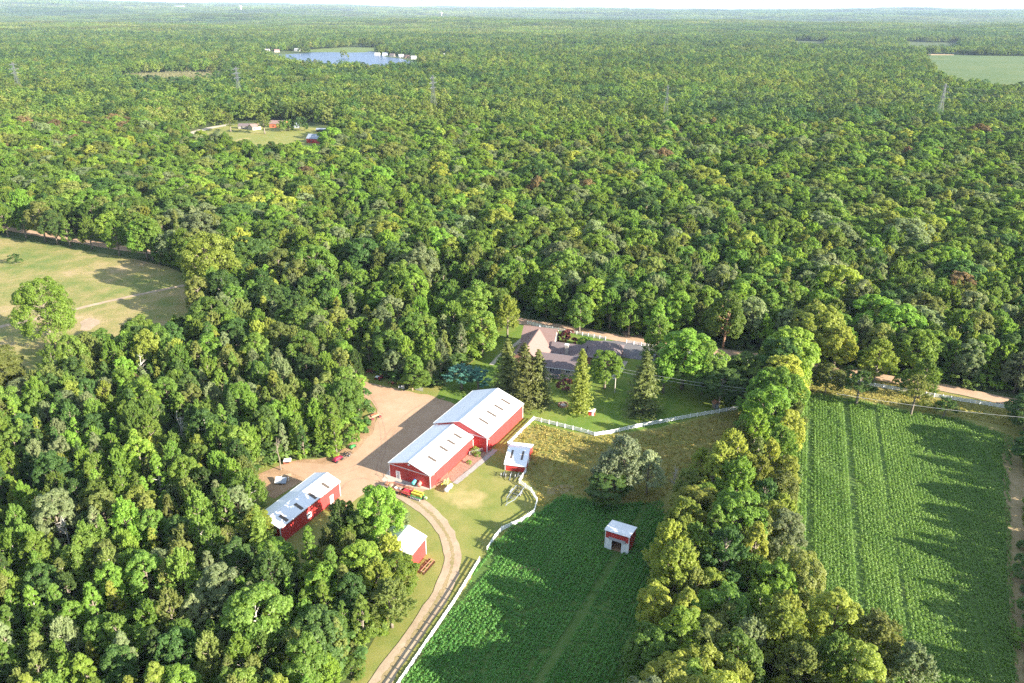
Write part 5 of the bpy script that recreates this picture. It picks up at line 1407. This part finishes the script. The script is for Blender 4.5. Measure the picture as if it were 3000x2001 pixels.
W[:, 3] *= np.where(belt, .3, 1); W[:, 5] *= np.where(belt, .5, 1)
W /= W.sum(1, keepdims=True)
look_i = (W.cumsum(1) > rng.random((n, 1))).argmax(1)
FORMS = ['round-crowned', 'feathery', 'tall narrow', 'spreading', 'pine', 'spruce']
NV = {'round-crowned': 3, 'feathery': 3, 'tall narrow': 2, 'spreading': 2, 'pine': 2, 'spruce': 2}
F_ = np.tile(np.array([.30, .32, .19, .11, .055, .025]), (n, 1))
F_[:, 4] += .22 * ((x > 60) & (x < 150) & (y > 240) & (y < 330)) + .2 * ((x < -60) & (x > -150) & (y > 270) & (y < 320))
F_[:, 3] += .25 * (zone2 > .4) * (y > 230); F_[:, 1] += .25 * belt
lowleft = (y < 290) & (x < -15) & ~belt
F_[:, 2] += .45 * lowleft; F_[:, 1] += .35 * lowleft; F_[:, 3] *= np.where(lowleft, .3, 1)
F_ /= F_.sum(1, keepdims=True)
form_i = (F_.cumsum(1) > rng.random((n, 1))).argmax(1)
con = form_i >= 4
look_i = np.where(con & np.isin(look_i, (0, 1, 5, 6)), np.where(rng.random(n) < .6, 3, 4), look_i)
H_ = np.clip(rng.normal(15.3, 1.9, n), 9.5, 20.5) + np.where(y > 250, 1.8, 0) + np.where(belt, 1.5, 0) - np.where(belt & (y < 165), 2.5, 0) - np.where(lowleft, np.where(y < 215, 2.6, 1.5), 0) - np.where((x > 62) & (y < 205) & ~belt, 4.5, 0)
Rk = rng.uniform(.88, 1.2, n) * np.where(y > 335, 1.12, np.where(lowleft & (y < 215), .82, .95))
var_i = rng.integers(0, 12, n)

# the 300 broadleaf and the 60 conifers that show largest become objects
px = np.array([PX((a, b, h * .7)) for a, b, h in zip(x, y, H_)])
infr = (px[:, 0] > -20) & (px[:, 0] < 3020) & (px[:, 1] > 0) & (px[:, 1] < 2040)
size = np.where(infr, H_ * Rk / px[:, 2], 0)
order = np.argsort(-size)
n_named = sum(1 for o in COL.objects if o.name.startswith('broadleaf_tree'))
bro = [i for i in order if not con[i] and size[i] > 0][:300 - n_named]
cof = [i for i in order if con[i] and size[i] > 0][:60]
MARKS = {'the long red shed': (-46, 142), 'the small driveway shed': (-24, 127), 'the lower red barn': (-20, 165), 'the taller red barn': (0, 185), 'the gravel yard': (-38, 178), 'the farmhouse': (16, 228), 'the farmhouse garage': (31, 231),
         'the lone meadow tree': (-158, 238), 'the dry meadow': (-130, 285), 'the huge pale tree': (-121, 287), 'the open-front field shed': (23, 132), 'the silvery willow': (25, 151), 'the paddock shed': (2, 167), 'the big crop field': (75, 150),
         'the parked blue car': (75, 238), 'the large vivid green tree': (53, 208), 'the disc harrow': (-18, 122), 'the crimson mower': (-47, 170), 'the well hut': (45, 186), 'the bottom frame edge': (-20, 96), 'the left frame edge': (-110, 130), 'the right frame edge': (125, 180),
         'the lower left corner': (-85, 100), 'the utility pole': (31.6, 205), 'the mailbox': (37, 245), 'the tilted trailer panels': (-55, 152), 'the rail fence by the road': (110, 205), 'the white-topped orange box': (-57, 168), 'the bare dead tree': (-83, 165)}
names = list(MARKS)
mk = np.array([MARKS[k] for k in names])
mpx = [PX((a, b, 0)) for a, b in mk]
ORD = ['nearest', 'second nearest', 'third nearest', 'fourth nearest', 'fifth nearest', 'sixth nearest', 'seventh nearest', 'eighth nearest', 'ninth nearest', 'tenth nearest', 'eleventh nearest', 'twelfth nearest']
buckets = {}
for i in bro + cof:
    d = np.hypot(mk[:, 0] - x[i], mk[:, 1] - y[i])
    j = int(d.argmin())
    bx_, by_, _ = PX((x[i], y[i], 0))
    dx, dy = bx_ - mpx[j][0], by_ - mpx[j][1]
    side = ('right of' if dx > 0 else 'left of') if abs(dx) > abs(dy) * 1.1 else ('below' if dy > 0 else 'above')
    buckets.setdefault((LOOKS[look_i[i]], FORMS[form_i[i]], side, names[j]), []).append((d[j], i))
for (lk, fm, side, mark), lst in buckets.items():
    for k, (_, i) in enumerate(sorted(lst)):
        noun = 'tree' if fm not in ('pine', 'spruce') else fm
        fm_ = '' if noun != 'tree' else fm + ' '
        lb = f"{ORD[min(k, 11)]} {lk} {fm_}{noun} {side} {mark}" if len(lst) > 1 else f"the one {lk} {fm_}{noun} {side} {mark}"
        tree({'pine': 'pine_tree', 'spruce': 'spruce_tree'}.get(fm, 'broadleaf_tree'), f"{fm}{var_i[i] % NV[fm]}", lk, x[i], y[i], H_[i], SHAPES[fm + '0'][3] * H_[i] / SHAPES[fm + '0'][2] * Rk[i], None, lb, 'tree',
             'trees of the wood and belt' if noun == 'tree' else 'conifers of the wood', 'bark_pale' if rng.random() < .25 else 'bark')

def instancer(name, proto_objs, P_, idx, rot, scl, label=None):
    """one object that places copies of the prototypes on its points (geometry nodes)"""
    pc = bpy.data.collections.new(name + '_kinds')
    for k, o in enumerate(proto_objs):
        o.name = f'{name}_kind_{k:03d}'
        pc.objects.link(o)
    me = bpy.data.meshes.new(name)
    me.vertices.add(len(P_)); me.vertices.foreach_set('co', np.ascontiguousarray(P_, np.float32).ravel())
    for nm, ty, arr, key in (('kind_index', 'INT', idx, 'value'), ('turn', 'FLOAT_VECTOR', rot, 'vector'), ('size', 'FLOAT_VECTOR', scl, 'vector')):
        a = me.attributes.new(nm, ty, 'POINT'); a.data.foreach_set(key, np.ascontiguousarray(arr, np.int32 if ty == 'INT' else np.float32).ravel())
    o = link(name, me)
    ng = bpy.data.node_groups.new(name + '_nodes', 'GeometryNodeTree')
    ng.interface.new_socket('Geometry', in_out='INPUT', socket_type='NodeSocketGeometry')
    ng.interface.new_socket('Geometry', in_out='OUTPUT', socket_type='NodeSocketGeometry')
    N, L = ng.nodes, ng.links
    gi, go = N.new('NodeGroupInput'), N.new('NodeGroupOutput')
    ci = N.new('GeometryNodeCollectionInfo'); ci.inputs['Collection'].default_value = pc
    ci.inputs['Separate Children'].default_value = True; ci.inputs['Reset Children'].default_value = True
    ip = N.new('GeometryNodeInstanceOnPoints'); ip.inputs['Pick Instance'].default_value = True
    def na(nm, ty):
        a = N.new('GeometryNodeInputNamedAttribute'); a.data_type = ty; a.inputs['Name'].default_value = nm
        return next(s for s in a.outputs if s.enabled and s.name == 'Attribute')
    er = N.new('FunctionNodeEulerToRotation')
    L.new(na('turn', 'FLOAT_VECTOR'), er.inputs[0])
    L.new(gi.outputs[0], ip.inputs['Points']); L.new(ci.outputs[0], ip.inputs['Instance'])
    L.new(na('kind_index', 'INT'), ip.inputs['Instance Index']); L.new(er.outputs[0], ip.inputs['Rotation']); L.new(na('size', 'FLOAT_VECTOR'), ip.inputs['Scale'])
    L.new(ip.outputs[0], go.inputs[0])
    md = o.modifiers.new('scatter', 'NODES'); md.node_group = ng
    return tag(o, label, None, None, 'stuff')

taken = set(bro + cof)
rest = [i for i in range(n) if i not in taken]
combos, protos, idx = {}, [], []
for i in rest:
    k = (f"{FORMS[form_i[i]]}{var_i[i] % NV[FORMS[form_i[i]]]}", LOOKS[look_i[i]])
    if k not in combos:
        combos[k] = len(protos)
        (v, f, vary), tm, h, r = SHAPES[k[0]]
        protos.append(bpy.data.objects.new('wood_tree', crown_mesh(*k)))
    idx.append(combos[k])
for i in [i for i in rest if y[i] < 420]:
    k = f"{FORMS[form_i[i]]}{var_i[i] % NV[FORMS[form_i[i]]]}"
    if k not in combos:
        combos[k] = len(protos); protos.append(bpy.data.objects.new('wood_trunk', trunk_mesh(k, 'bark')))
    rest = rest + [i]; idx.append(combos[k])
ri = np.array(rest)
# understorey: low shrubs filling the ground between the trunks of the nearer woods
us = hexgrid(-300, 300, 30, 330, 3.6, .4)
ux, uy = us[:, 0], us[:, 1]
uo = (np.abs(ux) < half(uy) + 10) & ~(inside_np(farm_w, ux, uy) & ~inside_np(belt_w, ux, uy)) & ~inside_np(meadow_w, ux, uy) & (seg_dist(road_w, ux, uy) > 4) & (rng.random(len(ux)) < .7)
for fx, fy, fr in FOOT: uo &= np.hypot(ux - fx, uy - fy) > fr
us = us[uo]; u_first = len(protos); u_kinds = []
for s_ in range(3):
    for lk in ('mid green', 'bright green', 'dark green'):
        u_kinds.append(len(protos)); protos.append(bpy.data.objects.new('understorey', crown_mesh(f'shrub{s_}', lk)))
sz = np.array([H_[i] / SHAPES[FORMS[form_i[i]] + '0'][2] for i in rest])
us_s = rng.uniform(.7, 1.7, len(us))
instancer('forest', protos, np.r_[np.c_[x[ri], y[ri], np.zeros(len(ri))], np.c_[us, np.zeros(len(us))]], np.r_[idx, rng.choice(u_kinds, len(us))], np.r_[np.c_[np.zeros(len(ri)), np.zeros(len(ri)), (ri * 2.399) % 6.28], np.c_[np.zeros(len(us)), np.zeros(len(us)), rng.uniform(0, 6.28, len(us))]], np.r_[np.c_[sz * Rk[ri], sz * Rk[ri], sz], np.c_[us_s * 1.25, us_s * 1.25, us_s]], 'dense green wood behind and around the farm')

# farther woods: patches of many simple trees
def patch(seed, size, spacing, lobes, clumps, per, leaf_s, shift, hmul=1.0, rmul=1.0):
    rg = np.random.default_rng(seed)
    V, Fc, A, off = [], [], [], 0
    k = max(1, round(size / spacing))
    for i in range(k):
        for j in range(k):
            if rg.random() < .06: continue
            c = (np.array([i + .5, j + .5]) / k - .5) * size + rg.uniform(-.36, .36, 2) * spacing
            h = np.clip(rg.normal(16.5, 2.4), 9, 23) * hmul; r = rg.uniform(.85, 1.2) * spacing * .66 * rmul
            taper = .35 if rg.random() < .3 else 0
            p, nn, s, v, _ = crown_points(rg, h, r, h * .18, lobes=lobes, clumps=clumps, per=per, leaf_s=leaf_s, taper=taper)
            base_v = np.clip(rg.normal(.46, .2) + shift, 0, .97)
            lv, lf, la = leaves(rg, p + np.array([c[0], c[1], 0]), nn, s, np.clip(base_v + (v - .5) * .12, 0, 1), .8)
            V.append(lv); Fc.append(lf + off); A.append(la); off += len(lv)
    me = np_mesh('wood_patch', np.concatenate(V), np.concatenate(Fc), M['mixed_leaf'], {'vary': np.concatenate(A)})
    return bpy.data.objects.new('wood_patch', me)

def scatter_patches(name, y0, y1, size, spacing, protos, themes, margin, label, avoid, step=None):
    step = step or size * .97
    P_ = []
    for yy in np.arange(y0, y1, step):
        w = half(yy + step) + margin
        xs = np.arange(-w, w, step)
        P_.append(np.c_[xs + rng.uniform(-.5, .5) * step, np.full(len(xs), yy + step / 2)])
    P_ = np.concatenate(P_)
    ok = np.ones(len(P_), bool)
    for a in avoid:
        q = size * .3
        for dx, dy in ((0, 0), (q, q), (-q, q), (q, -q), (-q, -q)): ok &= ~inside_np(a, P_[:, 0] + dx, P_[:, 1] + dy)
    if avoid:
        for fx, fy, fr in FOOT:
            if fy > 600: ok &= ~((np.abs(P_[:, 0] - fx) < size * .5 + fr * .4) & (np.abs(P_[:, 1] - fy) < size * .5 + fr * .4))
        for fx, fy, fr in FOOT:
            if fy > 1200: ok &= ~((np.abs(P_[:, 0] - fx) < size * .5 + 5) & (P_[:, 1] > fy * .925) & (P_[:, 1] < fy + size * .6))
        ok &= ~((seg_dist(LINE, P_[:, 0], P_[:, 1]) < 15) & (P_[:, 0] < -20))
    P_ = P_[ok]
    th = hsh(P_[:, 0] / (size * 6), P_[:, 1] / (size * 5), 6) * .9 + rng.normal(0, .35, len(P_))
    nt = len(themes); per = len(protos) // nt
    ti = np.clip(np.digitize(th, [-.75, .65]), 0, nt - 1)
    idx = ti * per + rng.integers(0, per, len(P_))
    z = terrain(P_[:, 0], P_[:, 1])
    sc = rng.uniform(.85, 1.18, len(P_))
    return instancer(name, protos, np.c_[P_, z], idx, np.c_[np.zeros(len(P_)), np.zeros(len(P_)), rng.integers(0, 4, len(P_)) * math.pi / 2 + rng.uniform(-.08, .08, len(P_))], np.c_[np.ones(len(P_)), np.ones(len(P_)), sc], label)
TH = (-.24, .0, .16)
avoid = [brush_w, clear_w, lake_w, marsh_w, far_w] + f2_w + tan_w
mid = [patch(200 + 10 * t + k, 30, 9.2, 10, 7, 15, 1.08, s_) for t, s_ in enumerate(TH) for k in range(5)]
scatter_patches('mid_forest', NEAR_END, MID_END, 30, 8.2, mid, TH, 40, 'wide green forest out to the lake', avoid)
far = [patch(300 + 10 * t + k, 150, 13.0, 6, 4, 10, 2.2, s_) for t, s_ in enumerate(TH) for k in range(2)]
scatter_patches('far_forest', MID_END, FAR_END, 150, 10.5, far, TH, 150, 'far forest beyond the lake', [])
rim = [patch(400 + 10 * t + k, 450, 26, 3, 2, 4, 9.0, s_, 1.15) for t, s_ in enumerate(TH) for k in range(2)]
scatter_patches('horizon_forest', FAR_END, 21500, 450, 26, rim, TH, 450, 'hazy wooded hills on the horizon', [])

# marsh reeds and islet
p = G(1009, 171)
islet = tree('lake_shrub', 'shrub1', 'olive', p.x, p.y, 16, 9, 0, 'olive islet of shrubs in the middle of the lake', 'shrub')
islet.location.z = .3

# ------------------------------------------------------------------ undergrowth along the wood edges
SH = []
edge = smooth_poly(farm_w, 3.0, 1.4, 77, 1)
rnd = random.Random(11)
k = 0
sh_words = {'mid green': 'mid-green', 'dark green': 'dark', 'olive': 'olive', 'bright green': 'bright'}
shp = []
for (ex, ey) in edge:
    u, v, _ = PX((ex, ey, 0))
    if not (-30 < u < 3030 and 700 < v < 2040) or rnd.random() < .45: continue
    if any(math.hypot(ex - fx, ey - fy) < fr - 1.5 for fx, fy, fr in FOOT) or seg_dist(drive_line, np.array([ex]), np.array([ey]))[0] < 4.5 or seg_dist(road_w, np.array([ex]), np.array([ey]))[0] < 5: continue
    if ex > 72 and ey > 180: continue
    shp.append((ex, ey))
for (ex, ey) in smooth_poly(belt_w, 3.4, 1.2, 78, 1):
    u, v, _ = PX((ex, ey, 0))
    if -30 < u < 3030 and 700 < v < 2040 and rnd.random() < .6: shp.append((ex, ey))
sb = {}
for ex, ey in shp:
    lk = rnd.choice(list(sh_words))
    d = np.hypot(mk[:, 0] - ex, mk[:, 1] - ey); j = int(d.argmin())
    u, v, _ = PX((ex, ey, 0)); dx, dy = u - mpx[j][0], v - mpx[j][1]
    side = ('right of' if dx > 0 else 'left of') if abs(dx) > abs(dy) * 1.1 else ('below' if dy > 0 else 'above')
    sb.setdefault((lk, side, names[j]), []).append((d[j], ex, ey))
for (lk, side, mark), lst in sb.items():
    for q, (_, ex, ey) in enumerate(sorted(lst)):
        hh = rnd.uniform(1.8, 4.2)
        tree('edge_shrub', f'shrub{rnd.randrange(3)}', lk, ex, ey, hh, hh * rnd.uniform(.5, .75), None, (f"{ORD[min(q, 11)]} {sh_words[lk]} shrub at the wood edge {side} {mark}" if len(lst) > 1 else f"the one {sh_words[lk]} shrub at the wood edge {side} {mark}"), 'shrub', 'shrubs along the wood edges')

# ------------------------------------------------------------------ crops and tall grass (real plants, one mesh each)
def plants(name, P_, hgt, spread, nleaf, mat, label, upright=.5, leaf_w=.5, seed=1, tone=0.0):
    rg = np.random.default_rng(seed)
    n_ = len(P_)
    c = np.repeat(P_, nleaf, 0); m_ = len(c)
    a = rg.uniform(0, 6.283, m_); rr = rg.uniform(.1, 1, m_) * np.repeat(spread, nleaf)
    hh = np.repeat(hgt, nleaf)
    pos = np.c_[c[:, 0] + np.cos(a) * rr, c[:, 1] + np.sin(a) * rr, hh * rg.uniform(.45, 1.0, m_)]
    nrm = unit(np.c_[np.cos(a) * upright, np.sin(a) * upright, np.full(m_, 1 - upright * .5)] + rg.normal(size=(m_, 3)) * .35)
    v, f, va = leaves(rg, pos, nrm, leaf_w * rg.uniform(.7, 1.3, m_), np.clip(rg.normal(.5, .25, m_) + np.repeat(np.broadcast_to(tone, (n_,)), nleaf), 0, 1), .6)
    me = np_mesh(name, v, f, mat, {'vary': va})
    return tag(link(name, me), label, None, None, 'stuff')
def rows(poly, az, gap, step, skip, jit, seed, tram=None):
    rg = np.random.default_rng(seed)
    P_ = np.array(poly); c = P_.mean(0)
    d = np.array([math.sin(R(az)), math.cos(R(az))]); e = np.array([d[1], -d[0]])
    ext = np.abs((P_ - c) @ np.c_[d, e]).max(0) + 2
    us, vs2 = np.arange(-ext[0], ext[0], step), np.arange(-ext[1], ext[1], gap)
    if tram: vs2 = vs2[np.array([not any(abs((k_ % tram[0]) - t_) < .5 for t_ in tram[1]) for k_ in range(len(vs2))])]
    u, v = np.meshgrid(us, vs2, indexing='ij')
    q = c + u.ravel()[:, None] * d + v.ravel()[:, None] * e + rg.normal(0, jit, (u.size, 2))
    rk_ = rg.random(len(vs2)); thin = np.where(rk_ < .09, .97, np.where(rk_ < .25, .3, 0.0)); thin[1:] = np.maximum(thin[1:], np.where((rk_[:-1] < .045), .8, 0))
    thin = np.broadcast_to(thin, u.shape).ravel() * np.clip(.85 + .35 * hsh(q[:, 0] / 13, q[:, 1] / 13, 4), 0, 1)
    keep = (rg.random(len(q)) > thin) & inside_np(poly, q[:, 0], q[:, 1]) & (rg.random(len(q)) > skip)
    return q[keep]
fa = np.array(field_w)
az_f = math.degrees(math.atan2((D(1818, 925) - D(1800, 1250)).x, (D(1818, 925) - D(1800, 1250)).y))
q = rows(field_w, az_f, .76, .42, .04, .09, 3)
ok = np.abs(q[:, 0]) < half(q[:, 1]) + 4
ok &= ~inside_np(polyD([(1798, 1170), (1822, 1175), (1826, 1290), (1806, 1300), (1795, 1240)]), q[:, 0], q[:, 1])
gp = hsh(q[:, 0] / 6, q[:, 1] / 9, 5)
ok &= ~((gp > 1.25) & (rng.random(len(q)) < .5))
q = q[ok]
hh = (.62 + .12 * hsh(q[:, 0] / 11, q[:, 1] / 17, 2)) * rng.uniform(.85, 1.15, len(q))
plants('crop_plants', q, hh, np.full(len(q), .36), 14, M['crop'], 'rows of knee-high leafy crop in the big field', .5, .31, 4, .22 * hsh(q[:, 0] / 4, q[:, 1] / 10, 3) + .15 * hsh(q[:, 0] / 1.3, q[:, 1] / 17, 1))
q = rows(centre_w, 28, .85, .38, .04, .09, 6)
q = q[np.abs(q[:, 0]) < half(q[:, 1]) + 4]
rr_ = np.hypot(q[:, 0] - 12, q[:, 1] - 96); q = q[~((np.abs(rr_ - 17) < .35) | (np.abs(rr_ - 19.2) < .35) | (np.abs(rr_ - 9) < .3)) | (rng.random(len(q)) < .35)]
w_ = hsh(q[:, 0] / 5, q[:, 1] / 5, 8)
hh = (.6 + .28 * np.clip(w_, -1, 1)) * rng.uniform(.8, 1.2, len(q))
for fx, fy, fr in FOOT: 
    k_ = np.hypot(q[:, 0] - fx, q[:, 1] - fy) > min(fr, 3.4); q, hh = q[k_], hh[k_]
plants('plot_plants', q, hh, np.full(len(q), .36), 15, M['crop_dark'], 'dense dark green crop in the fenced plot', .55, .33, 7, .2 * hsh(q[:, 0] / 6, q[:, 1] / 5, 3) + .2 * hsh((q[:, 0] - .52 * q[:, 1]) / 1.1, q[:, 1] / 20, 1))
a0, a1 = np.array(pasture_w).min(0), np.array(pasture_w).max(0)
q = rng.uniform(a0, a1, (7000, 2)); q = q[inside_np(pasture_w, q[:, 0], q[:, 1])]
plants('tall_grass', q, rng.uniform(.3, .8, len(q)), np.full(len(q), .3), 5, M['straw'], 'tall straw-coloured grass in the pasture', .9, .34, 9)
vg = polyD([(1820, 905), (1880, 862), (2000, 893), (2160, 918), (2330, 945), (2350, 985), (2200, 958), (2080, 940), (1960, 912), (1880, 900)])
a0, a1 = np.array(vg).min(0), np.array(vg).max(0)
q = rng.uniform(a0, a1, (5000, 2)); q = q[inside_np(vg, q[:, 0], q[:, 1]) & (seg_dist(road_w, q[:, 0], q[:, 1]) > 4)]
plants('verge_grass', q, rng.uniform(.2, .5, len(q)), np.full(len(q), .3), 5, M['straw'], 'dry tall grass between the road and the big field', .9, .34, 10)
a0, a1 = np.array(brush_w).min(0), np.array(brush_w).max(0)
q = rng.uniform(a0, a1, (9000, 2)); q = q[inside_np(brush_w, q[:, 0], q[:, 1])]
plants('brush', q, rng.uniform(1.0, 4.5, len(q)), np.full(len(q), 1.6), 8, M['brush_leaf'], 'bare tan brush under the power line', .8, 1.1, 12)
# garden plants by the lower barn
for a, b_, h_, lk, lb in ((1.6, 19.0, 1.6, 'olive', 'taller leafy garden plant at the barn end of the mulched bed'), (2.8, 18.2, 1.2, 'mid green', 'low green garden plant at the barn end of the mulched bed'), (1.0, 20.2, 1.3, 'yellow-green', 'yellowish garden plant between the two red barns'), (2.7, 14.2, .9, 'bright green', 'small bright garden plant alone in the mulched bed')):
    p = RF + ax * a + ay * b_
    tree('garden_plant', 'shrub0', lk, p.x, p.y, h_, h_ * .75, None, lb, 'plant', 'garden plants')
for lx, ly, lk, lb in ((5.8, -11.5, 'bright green', 'round green bush at the right patio corner'), (-2.8, -13.0, 'mid green', 'mid-green bush left of the patio steps'), (2.6, -13.0, 'dark green', 'dark bush right of the patio steps')):
    p = hw(lx, ly); tree('garden_bush', 'shrub1', lk, p[0], p[1], 1.8, 1.3, None, lb, 'bush', 'bushes round the patio')
u_ = thing('garden_umbrella', 'dark blue round umbrella table on the patio', 'umbrella', (*hw(3.6, -10.6), .09), 0)
MB().tube([(0, 0, 0), (0, 0, 2.3)], .05, 8).build('pole', M['old_wood'], u_)
MB().tube([(0, 0, 2.0), (0, 0, 2.45), (0, 0, 2.55)], [1.5, .25, .05], 10).build('canopy', M['dark'], u_)
MB().tube([(0, 0, .7), (0, 0, .75)], .6, 14).build('table_top', M['steel'], u_)
